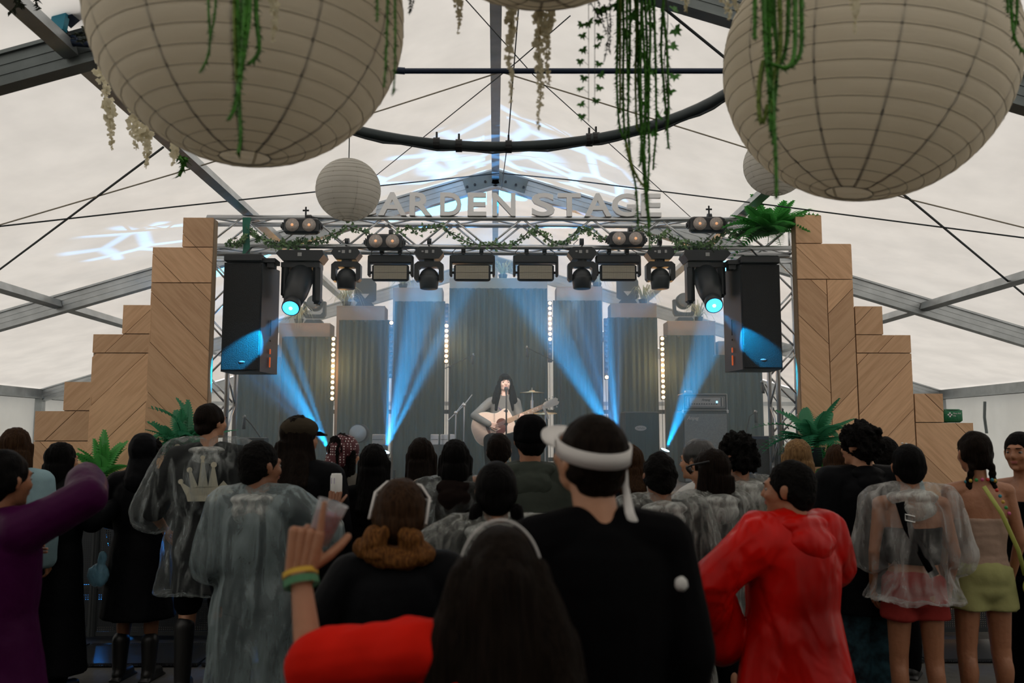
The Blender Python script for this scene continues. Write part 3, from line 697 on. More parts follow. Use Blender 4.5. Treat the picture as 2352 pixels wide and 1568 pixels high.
t = hang('hanging_greenery', 'dark wiry twigs beside the rim of the left lantern at the top left', 'plant', 'trailing green strands', 4.2, [[(20,-30),(30,8),(60,12)], [(95,-20),(70,10),(95,20)], [(40,-30),(50,18),(20,30)], [(172,75),(205,90),(215,70)], [(180,95),(215,85)], [(190,60),(212,100)]], M_twig, .004, .03)
t = hang('hanging_greenery', 'wispy dark twigs at the top between the left and middle lantern', 'plant', 'trailing green strands', 3.0, [[(938,-40),(944,10),(940,35)], [(955,-40),(948,8),(944,28)], [(1350,0),(1380,40),(1395,80)], [(1400,-10),(1405,60),(1400,120)], [(1375,0),(1385,50)], [(1390,10),(1402,90),(1388,140)]], M_twig, .0015, .014)
# ================================================================ LETTERS
M_let = mat('white_foam_letter', (.95,.96,.97), .5)
yl = YT-.145-.02; tl_ = empty('stage_lettering', (U(1159, 497, yl).x, yl, U(1159, 497, yl).z), 0, 'white block letters reading GARDEN STAGE standing on top of the truss', 'sign')
zb0, zt0 = U(1159, 498, yl).z, U(1159, 445, yl).z
boxes = [('G',800,864),('A',869,934),('R',941,992),('D',1011,1060),('E',1074,1117),('N',1131,1184),('S',1221,1274),('T',1281,1334),('A',1342,1404),('G',1405,1464),('E',1472,1518)]
def text_mesh(ch, off=.0, ext=.02, res=4, shear=0):
    cu = bpy.data.curves.new('t', 'FONT'); cu.body = ch; cu.offset = off; cu.extrude = ext; cu.resolution_u = res; cu.shear = shear
    ob = bpy.data.objects.new('t', cu); TS.collection.objects.link(ob); TS.view_layers[0].update(); dg = TS.view_layers[0].depsgraph; dg.update()
    me = bpy.data.meshes.new_from_object(ob.evaluated_get(dg)); bpy.data.objects.remove(ob, do_unlink=True); bpy.data.curves.remove(cu); return me
def fit_text(ch, name, m, parent, x0, x1, z0, z1, y, off=0, depth=.03, shear=0, face=-1):
    me = text_mesh(ch, off, .05, shear=shear); co = get_co(me); mn, mxx = co.min(0), co.max(0); d = mxx-mn
    n = np.empty_like(co); n[:,0] = x0+(co[:,0]-mn[0])/d[0]*(x1-x0); n[:,2] = z0+(co[:,1]-mn[1])/d[1]*(z1-z0); n[:,1] = y-face*0-(co[:,2]-mn[2])/d[2]*depth
    me.vertices.foreach_set('co', n.ravel()); me.update(); me.materials.clear(); me.materials.append(m)
    o = bpy.data.objects.new(name, me); COL.objects.link(o); o.parent = parent; return o
for ch, a, b in boxes:
    o = fit_text(ch, 'letter', M_let, tl_, U(a, 480, yl).x-tl_.location.x, U(b, 480, yl).x-tl_.location.x, 0, zt0-zb0, .02, .022, .045)
# ================================================================ TRUSS LAMPS
M_fix = mat('fixture_black', (.014,.017,.02), .42); M_fix2 = mat('fixture_dark', (.03,.035,.04), .5); M_face2 = mat('strobe_face', (.75,.70,.58), .4); M_lensg = mat('glass_lens', (.42,.36,.32), .25, 0, 0, 20, .3, 60, coat=.6)
M_blueon = emis('blue_lens_lit', (.03,.4,1), 5); M_bluehot = emis('blue_hot_spot', (.35,.75,1), 14); M_silver = mat('silver_label', (.35,.36,.36), .4, .5); M_amber = emis('blinder_core', (1,.5,.25), .55)
YF = YT-.145
def clamp_mb(x, z, y=0): return MB().tube([(x-.02, y, z), (x+.02, y, z)], .04, 12).box((x, y, z-.06), (.025, .05, .07)).tube([(x, y-.02, z-.04), (x, y-.075, z-.05)], .008, 6)
XF = {'fixtures': []}
# two-cell blinders
bl = []
for i, (px, py, side) in enumerate(((692,518,'outer left, over the tall profile lamp'),(883,555,'left, left of centre over a flat strobe'),(1440,549,'right, right of centre over a flat strobe'),(1625,515,'outer right, over the tall profile lamp'))):
    Yb = YF-.16; c = U(px, py, Yb); t = empty('blinder_lamp', c, 0, 'black two-cell blinder on the truss, '+side, 'stage light', 'two-cell blinders')
    MB().rbox((0, .03, 0), (.345, .1, .155), .02).build('housing', M_fix, t)
    for x in (-.082, .082):
        MB().lathe([(0, -.02), (.045, -.018), (.058, -.006), (.06, 0), (.066, 0), (.066, .012), (0, .012)], 24, (x, -.02, 0), Matrix.Rotation(R(90), 3, 'X')).build('reflector', M_lensg, t, True)
        MB().ell((x, -.036, 0), (.014, .01, .014)).build('bulb', M_amber, t, True)
    for s in (-1, 1): MB().box((s*.185, .03, .0), (.012, .05, .07)).tube([(s*.17, .03, 0), (s*.205, .03, 0)], .022, 10).build('yoke_arm', M_fix2, t)
    MB().box((0, .1, 0), (.38, .012, .03)).build('yoke', M_fix2, t)
    zc = (U(px, 507, YF).z if py < 530 else U(px, 549, YF).z)-c.z
    mb = clamp_mb(.05, .1 if py < 530 else .11, .12)
    if py < 530: mb.tube([(.03, .05, .09), (.03, .05, .2)], .009, 6).tube([(0.0, .05, .165), (.06, .05, .165)], .009, 6)
    mb.build('clamp', M_fix, t)
# strobes
for i, (px, lbl) in enumerate(((898,'leftmost of the four'),(1085,'just left of centre'),(1230,'just right of centre'),(1419,'rightmost of the four'))):
    Yb = YF+.02; c = U(px, 600, Yb); t = empty('strobe_panel', c, 0, 'flat rectangular strobe with honeycomb face under the truss, '+lbl, 'stage light', 'strobe panels')
    MB().rbox((0, 0, .015), (.45, .11, .085), .012).build('base', M_fix, t)
    for s in (-1, 1):
        MB().rbox((s*.213, 0, -.07), (.026, .1, .17), .008).build('yoke_arm', M_fix, t)
        MB().tube([(s*.18, 0, -.115), (s*.2, 0, -.115)], .013, 8).build('pivot', M_fix2, t)
    MB().rbox((0, -.01, -.12), (.365, .075, .165), .016).build('head', M_fix, t)
    mb = MB()
    mb.box((0, -.049, -.12), (.325, .004, .135)); mb.build('face_panel', M_face2, t)
    g = MB()
    for k in range(33): g.box((-.16+.01*k, -.053, -.12), (.001, .004, .135))
    for k in range(14): g.box((0, -.053, -.185+.01*k), (.325, .004, .001))
    g.box((0, -.055, -.118), (.325, .004, .004)); g.build('honeycomb', mat('honeycomb_grey', (.30,.28,.23), .6), t)['kind'] = 'stuff'
    for x in (-.09, .09): clamp_mb(x, .115).build('clamp', M_fix, t)
    MB().tube([(-.19, 0, .05), (-.2, .02, .1), (-.16, .03, .14)], .004, 5).tube([(.17, 0, .05), (.2, .02, .09), (.12, .03, .14)], .004, 5).build('cable', M_cable, t)
# small moving heads
for i, (px, lbl) in enumerate(((797,'outermost left'),(986,'inner left'),(1336,'inner right'),(1515,'outermost right'))):
    Yb = YF+.03; c = U(px, 582, Yb); t = empty('moving_head', c, 0, 'small black moving head hanging nose down under the truss, '+lbl, 'stage light', 'small moving heads')
    MB().prism([(-.1,-.07),(.1,-.07),(.145,-.01),(.12,.03),(.09,.05),(-.09,.05),(-.12,.03),(-.145,-.01)], -.09, .09).build('base', M_fix, t)
    MB().box((-.02, -.092, 0), (.03, .004, .03)).box((.045, -.092, .003), (.022, .004, .03)).box((-.06, -.092, .003), (.02, .004, .015)).build('display', M_silver, t)
    MB().tube([(0, 0, -.07), (0, 0, -.095)], .05, 14).build('neck', M_fix2, t)
    MB().prism([(-.11,-.09),(.11,-.09),(.145,-.12),(.145,-.26),(.125,-.285),(.1,-.285),(.1,-.16),(.08,-.145),(-.08,-.145),(-.1,-.16),(-.1,-.285),(-.125,-.285),(-.145,-.26),(-.145,-.12)], -.055, .055).build('yoke', M_fix, t)
    MB().ell((0, .01, -.245), (.1, .1, .1)).build('head', M_fix, t, True)
    MB().lathe([(.08, -.36), (.088, -.355), (.1, -.26), (.1, -.24), (.06, -.22)], 24).build('lens_barrel', M_fix2 if i % 2 else M_fix, t, True)
    clamp_mb(0, .115).build('clamp', M_fix, t); MB().tube([(-.03, .0, .05), (-.08, .02, .1), (-.03, .03, .15)], .004, 5).build('safety_cable', M_cable, t)
# big profiles
for s, px, tx, hp, lbl in ((-1, 695, 690, PL, 'left'), (1, 1618, 1624, PR, 'right')):
    Yb = YF+.02; c = U(px, 590, Yb); t = empty('profile_lamp', c, 0, 'large black moving profile lamp with glowing blue lens, %s end of the truss' % lbl, 'stage light', 'large moving profile lamps')
    MB().prism([(-.17,-.06),(.19,-.06),(.235,-.0),(.22,.045),(-.2,.045),(-.235,.01)] if s < 0 else [(-.19,-.06),(.17,-.06),(.235,.01),(.2,.045),(-.22,.045),(-.235,.0)], -.13, .13).build('base', M_fix, t)
    MB().box((.0, -.132, .0), (.04, .004, .035)).build('display', M_silver, t)
    MB().prism([(-.19,-.07),(.19,-.07),(.19,-.12),(-.19,-.12)], -.09, .09).build('yoke', M_fix, t)
    for q in (-1, 1):
        L_ = .42 if q != s else .36
        MB().rbox((q*.155, 0, -.06-L_/2), (.075, .17, L_), .03).build('yoke_arm', M_fix, t)
    h = hp-c; d = h.normalized(); top = Vector((0, 0, -.17)); ax = (h-top); dd = ax.normalized()
    MB().tube([top-dd*.08, top, top+dd*.12, top+dd*(ax.length*.55), h-dd*.08], [.075, .115, .125, .115, .083], 20).build('head', M_fix, t, True)
    MB().tube([h-dd*.1, h-dd*.02, h+dd*.012], [.08, .086, .084], 24).build('lens_hood', M_fix, t, True)
    hm = MB().tube([h+dd*.012, h+dd*.014], [.075, .07], 24).build('lens', M_blueon, t, True)
    MB().ell(h+dd*.014, .016).build('hot_spot', M_bluehot, t, True)
    f = MB()
    for k in range(8): f.box(top-dd*(.02+.0)+Vector((-.06+.015*k, -.02, .09)), (.006, .1, .03))
    f.build('cooling_fins', M_fix2, t)
    for x in (-.05, .05): clamp_mb(x, .12).build('clamp', M_fix, t)
# backdrop moving heads standing on the plinths
for (pi, px, py, hd, lbl) in ((2, 839, 706, 'tri', 'left, with its head turned sideways'), (1, 722, 741, 'disc', 'left, face forward'), (6, 1441, 700, 'tri', 'right, with its head turned sideways'), (7, 1572, 741, 'disc', 'right, face forward')):
    x = U(px, py, YD+.25).x; z = DRX[pi][4]
    t = empty('moving_head', (x, YD+.27, z), 0, 'grey moving head standing on a timber plinth, '+lbl, 'stage light', 'moving heads on the plinths')
    MB().prism([(-.14,0),(.14,0),(.1,.06),(-.1,.06)], -.1, .1).build('base', M_fix2, t)
    if hd == 'disc':
        MB().prism([(-.13,.09),(.13,.09),(.16,.14),(.16,.33),(.13,.33),(.12,.17),(.09,.14),(-.09,.14),(-.12,.17),(-.13,.33),(-.16,.33),(-.16,.14)], -.05, .05).build('yoke', M_fix2, t)
        MB().lathe([(0,-.06),(.1,-.06),(.12,-.04),(.12,.04),(.08,.09),(0,.1)], 24, (0,0,.31), Matrix.Rotation(R(90), 3, 'X')).build('head', M_fix, t, True)
        MB().lathe([(0,0),(.1,0),(.1,.006),(0,.008)], 24, (0,-.104,.31), Matrix.Rotation(R(90), 3, 'X')).build('lens', mat('grey_lens', (.12,.13,.13), .35), t, True)
    else:
        MB().prism([(-.16,.1),(-.12,.07),(.12,.07),(.16,.1),(.16,.34),(.11,.42),(-.11,.42),(-.16,.34)], -.06, -.02).build('yoke', M_fix2, t)
        MB().rbox((0, .04, .3), (.26, .14, .2), .04).build('head', M_fix2, t, True)
        MB().prism([(-.06,.19),(0,.12),(.06,.19)], -.064, -.058).build('gap_panel', mat('pale_gap', (.5,.48,.44), .8), t)
# ================================================================ LINE SPEAKERS
for s, pxa, pxb, lbl in ((-1, 512, 601, 'left'), (1, 1702, 1793, 'right')):
    Ys = 8.3; xa, xb = U(pxa, 700, Ys).x, U(pxb, 700, Ys).x; z0, z1 = U(550, 853 if s < 0 else 846, Ys).z, U(550, 603, Ys).z
    w = xb-xa; h = z1-z0; t = empty('line_speaker', ((xa+xb)/2, Ys, z0), 0, 'tall black loudspeaker hung at the %s end of the truss' % lbl, 'speaker', 'hanging loudspeakers')
    mb = MB().prism([(-w/2, 0), (w/2, 0), (w/2, .01), (-w/2, .01)], 0, .4)
    dx = .06*(-s)
    vs = [(-w/2,0,0),(w/2,0,0),(w/2+(dx if s < 0 else 0),.42,0),(-w/2+(dx if s > 0 else 0),.42,0)]
    vs += [(a, b, h) for a, b, _ in vs]
    MB().add(vs, [(3,2,1,0),(4,5,6,7),(0,1,5,4),(1,2,6,5),(2,3,7,6),(3,0,4,7)]).build('cabinet', M_fix2, t)
    MB().rbox((0, -.012, h/2), (w-.012, .02, h-.02), .008).build('grille', M_grille, t)
    MB().rbox((0, .14, h+.045), (w*.98, .36, .075), .01).build('top_box', M_fix, t)
    MB().box((-s*(w/2+.05), .12, h+.03), (.12, .2, .04)).box((-s*(w/2+.06), .1, h-.0), (.07, .1, .07)).build('side_bracket', M_fix, t)
    M_or = emis('amber_light_on_port', (1,.16,.03), .25)  # emission stands in for amber light falling on the cabinet's inner side
    for (zz, hh, mm) in ((h*.42, .16, M_black), (h*.1, .10, M_or), (h*.2, .05, M_or), (h*.3, .02, M_black)):
        MB().rbox((-s*(w/2+.042), .2, zz), (.012, .02, hh), .004).build('side_port', mm, t)
    MB().ell((.02 if s < 0 else -.0, -.024, .09), (.03, .004, .01)).build('badge', M_silver, t, True)
    for y in (.03, .28): MB().tube([(0, y, h+.08), (0, YT-.145+ (0 if y < .1 else .0)-Ys+(.0 if y < .1 else .29), zt-.16-z0)], .009, 6).build('suspension', M_cable, t)
# ================================================================ TRUSS GARLAND, SLINGS, FERNS
def foliage_cloud(mb, c, n, s, spread, rnd):
    for _ in range(n):
        p = Vector(c)+Vector((rnd.gauss(0, spread[0]), rnd.gauss(0, spread[1]), rnd.gauss(0, spread[2])))
        q = ivy_mesh(s*rnd.uniform(.6, 1.15)); M = Euler((rnd.uniform(-1,1), rnd.uniform(-1.5,1.5), rnd.uniform(-1,1))).to_matrix().to_4x4(); M.translation = p; q.xf(M); mb.add(q.v, q.f)
t = empty('ivy_garland', (0, YF-.03, zt), 0, 'ivy garland looped in swags along the lighting truss', 'garland')
zA, zB_ = U(1150, 520, YF).z-zt, U(1150, 566, YF).z-zt
sw = [(530,.95),(560,.9),(575,.2),(600,.7),(640,.95),(690,.8),(735,.85),(770,.45),(800,.1),(840,.3),(880,.8),(935,.1),(975,.2),(1015,.05),(1050,.55),(1085,.9),(1130,.95),(1180,.9),(1215,.3),(1235,.25),(1275,.85),(1300,.9),(1328,.1),(1350,.2),(1385,.7),(1420,.6),(1470,.1),(1500,.6),(1530,.35),(1560,.8),(1600,.95),(1640,.7),(1665,.2),(1700,.4),(1740,.2)]
P = [Vector((U(x, 540, YF).x, -.02-.02*math.sin(x), zA+(zB_-zA)*k)) for x, k in sw]
Q_ = []
for a, b in zip(P[:-1], P[1:]): Q_ += [a.lerp(b, j/6)+Vector((0,0,-.008*math.sin(j*.5))) for j in range(6)]
MB().tube(Q_, .006, 5).build('vine', mat('vine', (.05,.07,.03), .7), t)
rr = random.Random(3); fl = MB()
for p in Q_:
    dn = 7 if p.x < -1.9 or p.x > 2.3 else 4
    foliage_cloud(fl, p, dn, .026, (.012, .02, .022), rr)
for x in (660, 700, 1560, 1600, 1640): foliage_cloud(fl, Vector((U(x, 560, YF).x, -.04, U(x, 565, YF).z-zt)), 26, .027, (.05,.02,.03), rr)
fl.build('foliage', M_ivyd, t)['kind'] = 'stuff'
M_sling = mat('green_sling', (.03,.19,.13), .7, 0, .3, 20)
for i, (px, ya, yb, w) in enumerate(((568,500,596,20),(1727,497,535,9),(1742,497,535,9))):
    a, b = U(px, ya, YF-.05), U(px, yb, YF-.05); W_ = w/2000*8.5
    o = MB().grid(lambda u, v: (a.x+(u-.5)*W_*(1-.25*math.sin(v*3)), a.y-.02*math.sin(v*7)-.01, a.z+(b.z-a.z)*v), 4, 14)
    o.grid(lambda u, v: (a.x+(u-.5)*W_, a.y+.12*(v)-.01, a.z+.012*math.sin(v*3.14)), 3, 5)
    o = o.build('lifting_sling', M_sling, None, True); tag(o, ['wide green lifting sling over the left end of the truss', 'left one of two narrow green slings at the right end of the truss', 'right one of two narrow green slings beside the fern'][i], 'sling', 'green lifting slings')
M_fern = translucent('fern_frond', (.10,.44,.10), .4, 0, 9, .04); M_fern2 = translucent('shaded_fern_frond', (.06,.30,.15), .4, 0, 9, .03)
def frond(L=.4, w=.07, droop=.5, n=20, seed=0):
    r_ = random.Random(seed); mb = MB(); pts = []
    for i in range(n+1): t = i/n; pts.append(Vector((0, L*(t-.12*t*t), L*(.45*t-droop*t*t))))
    mb.tube(pts, [.003*(1-.8*i/n)+.0006 for i in range(n+1)], 4)
    for i in range(1, n):
        t = i/n; p = pts[i]; l = w*math.sin(math.pi*(t**.75))**.7*(1-.25*t)+.004; b = L/n*.6
        for s in (-1, 1): mb.add([p-Vector((0,b,0)), p+Vector((s*l*.7, b*.1, -.1*l)), p+Vector((s*l, b*1.3, -.25*l)), p+Vector((s*l*.5, b*1.4, -.05*l)), p+Vector((0,b,0))], [(0,1,2,3,4) if s > 0 else (4,3,2,1,0)])
    return mb
FR = [frond(.4, .06, d, 18, i).mesh('frond') for i, d in enumerate((.3, .6, .9))]
for f in FR: f.materials.append(M_fern)
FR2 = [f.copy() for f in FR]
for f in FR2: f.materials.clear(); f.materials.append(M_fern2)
def fern(c, n, s, label, seed, meshes, up=.5, pot=True, sq=1):
    t = empty('fern', c, 0, label, 'plant', 'ferns'); r_ = random.Random(seed)
    for i in range(n):
        k = i/n; o = link('frond', meshes[r_.randrange(3)], t, (0,0,.05*s), (r_.uniform(-.1, 1.25)*up+.0, r_.uniform(-.3,.3), i*2.399), (s*r_.uniform(.8, 1.15)*1.2,)+(s*r_.uniform(.75, 1.1),)*2)
    if pot: MB().lathe([(.05*s,-.12),(.075*s,.03),(.08*s,.05),(.0,.05)], 16).build('pot', M_black2, t, True)
    return t
fern(U(1770, 552, YF-.22), 44, 1.25, 'bright green fern spilling off the right end of the truss', 4, FR, .75, False)
YP = 7.75
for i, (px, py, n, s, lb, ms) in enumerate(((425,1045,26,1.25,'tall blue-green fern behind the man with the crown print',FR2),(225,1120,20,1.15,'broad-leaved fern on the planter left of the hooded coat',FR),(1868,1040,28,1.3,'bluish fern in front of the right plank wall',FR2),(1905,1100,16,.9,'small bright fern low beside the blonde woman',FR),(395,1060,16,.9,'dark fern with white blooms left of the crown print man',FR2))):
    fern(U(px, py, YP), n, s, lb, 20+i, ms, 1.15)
t = empty('white_blossom', U(407, 1034, YP-.25), 0, 'two round white blooms in the left fern', 'flowers')
for p in ((0,0,.03),(-.003,0,-.03)): MB().ell(p, .025).build('bloom', M_flower, t, True)
MB().tube([(0,0,.03),(0,.1,-.15)], .004, 5).build('stem', M_twig, t)
for s, (a, b) in ((-1, (150, 480)), (1, (1835, 2000))):
    xa, xb = U(a, 1160, YP).x, U(b, 1160, YP).x
    t = empty('planter_box', ((xa+xb)/2, YP, 0), 0, 'black planter ledge with white edge in front of the %s plank wall' % ('left' if s < 0 else 'right'), 'planter', 'planter ledges')
    MB().box((0,0,.5), (xb-xa,.3,1.0)).build('box', M_black2, t); MB().box((0,-.15,1.0), (xb-xa,.02,.02)).build('edge', M_truss, t)
M_spid = mat('spider_plant_blade', (.55,.58,.36), .6)
for i, (pi, px, py) in enumerate(((1,685,750),(2,795,708),(3,925,668),(5,1372,662),(6,1478,705),(7,1606,745),(4,1155,646))):
    x = U(px, py, YD+.2).x; z = DRX[pi][4]; t = empty('spider_plant', (x, YD+.23, z), 0, 'pale spider plant on the timber plinth '+('left of the lamp, second from left','beside the left sideways lamp','just left of the wide drape','just right of the wide drape','beside the right sideways lamp','right of the forward-facing right lamp','on top of the widest drape')[i], 'plant', 'spider plants')
    r_ = random.Random(i); mb = MB()
    for _ in range(75):
        a = r_.uniform(0, 6.28); l = r_.uniform(.12, .34); h = r_.uniform(.12, .32); q = Vector((-math.sin(a), math.cos(a), 0))*.006; d = Vector((math.cos(a), math.sin(a)*.6-.25, 0))
        pp = [Vector((0,0,.04))+d*l*k+Vector((0,0,h*math.sin(k*2.2)-.2*k*k*r_.uniform(.3,1.2))) for k in (0,.25,.5,.75,1)]
        vs = []; 
        for k_, p in enumerate(pp): ww = (1,1.1,.9,.6,.1)[k_]; vs += [p-q*ww, p+q*ww]
        mb.add(vs, [(2*k,2*k+1,2*k+3,2*k+2) for k in range(4)])
    mb.build('blades', M_spid, t)['kind'] = 'stuff'; MB().lathe([(.05,0),(.07,.07),(0,.07)], 14).build('pot', M_black2, t, True)
# ================================================================ FIRST AID BAG
Yk = YW-.02; a, b = U(2169, 937, Yk), U(2217, 968, Yk)
t = empty('first_aid_bag', ((a.x+b.x)/2, YW+.05, CR[0][2]), 0, 'small green first aid bag on the lowest step of the right plank wall', 'bag')
M_green = mat('green_nylon', (.01,.17,.07), .55, 0, .3, 40); hw = (b.x-a.x)/2; hh = a.z-b.z
MB().rbox((0, 0, hh/2), (hw*2, .09, hh), .018).build('pouch', M_green, t, True)
M_wht = mat('white_print', (.8,.8,.78), .6)
MB().box((-hw*.35, -.047, hh*.58), (.014, .003, .045)).box((-hw*.35, -.047, hh*.58), (.045, .003, .014)).build('cross_print', M_wht, t)
fit_text('First Aid', 'lettering', M_wht, t, -hw*.0, hw*.72, hh*.62, hh*.74, -.046, 0, .002); fit_text('Kit', 'lettering', M_wht, t, 0, hw*.25, hh*.45, hh*.55, -.046, 0, .002)
MB().tube([(-hw*.98, -.03, hh*.9), (0, -.048, hh*.93), (hw*.98, -.03, hh*.9)], .003, 5).build('zip', M_black, t)
# ================================================================ BACKLINE
YG = 11.2
t = empty('bass_amplifier', (U(1619, 905, YG).x, YG, DZ), 0, 'grey grille-cloth bass cabinet with chrome-edged amplifier head on top', 'amplifier')
M_cloth = mat('grille_cloth', (.24,.25,.24), .9, 0, .6, 220, .25, 60); w = 103/2000*YG; zc = U(1619, 943, YG).z-DZ; z2 = U(1619, 903, YG).z-DZ
M_tolex = mat('black_tolex', (.02,.021,.022), .6); M_chr = mat('chrome_trim', (.6,.6,.58), .3, .8); M_face = mat('brushed_face', (.38,.37,.35), .4, .3)
MB().rbox((0, .2, zc/2), (w, .4, zc), .012).build('cabinet', M_tolex, t)
MB().box((0, -.004, zc/2-.01), (w-.03, .012, zc-.06)).build('grille', M_cloth, t)
MB().rbox((0, .17, (zc+z2)/2+.005), (w, .34, z2-zc-.01), .01).build('head_case', M_tolex, t)
zz = (zc+z2)/2; hh = z2-zc
for (ww, h2, q) in ((w-.01, hh-.02, .006), (w-.07, hh-.09, .004)):
    MB().box((0,-.004,zz+h2/2), (ww,.012,q)).box((0,-.004,zz-h2/2), (ww,.012,q)).box((-ww/2,-.004,zz), (q,.012,h2)).box((ww/2,-.004,zz), (q,.012,h2)).build('trim', M_chr, t)
MB().box((0, -.003, zz), (w-.1, .012, hh-.11)).build('face_panel', M_face, t)
for k in range(11): MB().tube([(-w*.3+k*w*.055, -.01, zz-.025), (-w*.3+k*w*.055, -.026, zz-.025)], .008, 8).build('knob', M_black, t)
for x in (-1, 1): MB().box((x*w*.36, -.012, zz), (.012, .01, hh*.5)).build('handle_bar', M_black, t)
fit_text('Ampeg', 'lettering', M_black, t, -.05, .07, zz+.005, zz+.045, -.01, .01, .002, .4); fit_text('Ampeg', 'lettering', M_chr, t, -w*.42, -w*.15, zc-.13, zc-.07, -.012, .03, .004, .4)
MB().ell((w*.26, -.014, zz), (.012, .006, .014)).build('pilot_lamp', emis('blue_pilot', (.2,.6,1), 4), t)
for x in (-1, 1):
    for z in (zc, zc-.02): MB().ell((x*w/2, -.0, z), .014).build('corner', M_chr, t, True)
t2 = empty('effect_pedal', (U(1585, 905, YG).x, YG+.1, DZ+z2+.002), 0, 'small pale pedal lying on top of the bass amplifier', 'pedal'); MB().rbox((0,0,.018), (.09,.07,.036), .006).build('case', M_face, t2); MB().tube([(.02,0,.036),(.02,0,.045)], .01, 10).build('knob', M_black, t2)
# dark cabinet with oval badge
t = empty('speaker_cabinet', (U(1475, 1000, YG).x, YG, DZ), 0, 'dark loudspeaker cabinet with a pale oval badge right of the singer', 'amplifier'); w = 80/2000*YG; h = U(1475, 945, YG).z-DZ
MB().rbox((0,.2,h/2), (w,.4,h), .012).build('cabinet', M_tolex, t); MB().box((0,-.005,h/2), (w-.03,.012,h-.04)).build('grille', M_drape, t)
MB().lathe([(0,0),(1,0),(1,.2),(0,.2)], 28, M=Matrix.Rotation(R(90), 3, 'X') @ Matrix.Diagonal((.075,.033,.02))).build('badge', M_face, t).location = (-.02, -.012, U(1472, 983, YG).z-DZ)
MB().tube([(-.07+.01*k, -.02, U(1472, 983, YG).z-DZ+.008*math.sin(k*1.9)) for k in range(11)], .002, 4).build('script_mark', M_black, t)
# drum hardware
t = empty('bass_drum', (U(817, 1000, YG).x, YG+.2, DZ), 0, 'round pale drum head half hidden behind the headscarf woman', 'drum')
MB().lathe([(0,-.12),(.12,-.12),(.125,.12),(0,.12)], 28, (0,.1,U(817, 995, YG).z-DZ), Matrix.Rotation(R(90), 3, 'X')).build('shell', M_tolex, t, True)
MB().lathe([(0,0),(.11,0),(.11,.006),(0,.006)], 28, (0,-.03,U(817, 995, YG).z-DZ), Matrix.Rotation(R(90), 3, 'X')).build('drum_head', mat('drum_skin', (.3,.32,.32), .5), t, True)
for x in (-.09, .09): MB().tube([(x,.1,0), (x,.1,.1)], .01, 6).build('leg', M_chr, t)
M_brass = mat('cymbal_brass', (.62,.5,.3), .35, .8)
def stand(name, px, Y, ztop, label, grp='stands on the stage', cat='stand', sp=.22):
    c = U(px, 950, Y); t = empty(name, (c.x, Y, DZ), 0, label, cat, grp)
    MB().tube([(0,0,.1), (0,0,ztop-DZ)], .011, 8).build('pole', M_chr if 'cymbal' in name or 'hardware' in name else M_black2, t)
    for k in range(3): a = k*2.094+.4; MB().tube([(0,0,.28), (sp*math.cos(a), sp*math.sin(a), .0)], .008, 6).build('leg', M_chr if 'cymbal' in name else M_black2, t)
    return t
def zat(py, Y): return U(1150, py, Y).z
t = stand('cymbal_stand', 1222, 11.0, zat(895, 11), 'brass cymbal on a chrome stand right of the singer'); z = zat(901, 11)-DZ
MB().lathe([(.0,.03),(.03,.028),(.04,.012),(.155,-.004),(.155,-.006),(.03,.006),(0,.01)], 32, (0,0,z)).build('cymbal', M_brass, t, True); MB().tube([(0,0,z+.03),(0,0,z+.06)], .006, 6).build('wing_nut', M_chr, t)
MB().tube([(0,0,z-.2),(0,0,z-.1)], .02, 8).build('collar', M_chr, t)
t = stand('cymbal_stand', 1252, 10.9, zat(944, 10.9), 'lower brass cymbal beyond the guitar headstock'); z = zat(948, 10.9)-DZ
MB().lathe([(.0,.02),(.03,.018),(.04,.008),(.15,-.004),(.15,-.006),(0,.004)], 32, (0,0,z), Matrix.Rotation(.12, 3, 'X')).build('cymbal', M_brass, t, True)
for (px, ya, bx, by, lb) in ((1066, 930, 1084, 918, 'chrome boom stand left of the singer'), (1047, 948, 1082, 925, 'second chrome stand at the far left of the drum hardware')):
    t = stand('hardware_stand', px, 10.9, zat(ya, 10.9), lb); z = zat(ya, 10.9)-DZ
    MB().tube([(-.1,0,z-.1),(0,0,z),(.1,0,z+.13)], .008, 6).build('boom', M_chr, t); MB().ell((0,0,z), .024).build('joint', M_chr, t, True)
def mic_stand(px, Y, yj, boom, label, mic=True):
    zj_ = zat(yj, Y); t = stand('microphone_stand', px, Y, zj_, label, 'microphone stands', 'microphone stand', .2); c = t.location; z = zj_-DZ
    P_ = [U(x, y, Y)-c for x, y in boom]; MB().tube(P_, .007, 6).build('boom', M_black2, t); MB().ell((0,0,z), .018).build('clutch', M_black2, t, True)
    e = P_[0]; d = (P_[0]-P_[-1]).normalized()
    if mic: m_ = MB().tube([e, e+Vector((0,-.02,-.09)), e+Vector((0,-.02,-.13))], [.013,.017,.02], 10).build('microphone', M_black, t, True); MB().tube([e+d*.02, e], .02, 8).build('clip', M_silver, t)
    return t
mic_stand(1032, 11.6, 843, [(1086,815),(1022,846)], 'tall overhead microphone stand left of the singer')
mic_stand(1288, 11.6, 836, [(1211,798),(1306,846)], 'tall overhead microphone stand right of the singer')
mic_stand(600, 9.6, 1040, [(562,958),(578,975),(602,1010)], 'dark microphone stand on the left of the stage behind the hat man')
mic_stand(1775, 10.2, 938, [(1751,878),(1775,938),(1812,985)], 'left one of two tall microphone stands by the right truss leg')
mic_stand(1797, 10.2, 940, [(1757,882),(1797,940),(1806,958)], 'right one of two tall microphone stands by the right truss leg', False)
mic_stand(1713, 10.6, 1000, [(1735,946),(1722,955),(1711,1003)], 'short microphone stand right of the bass amplifier')
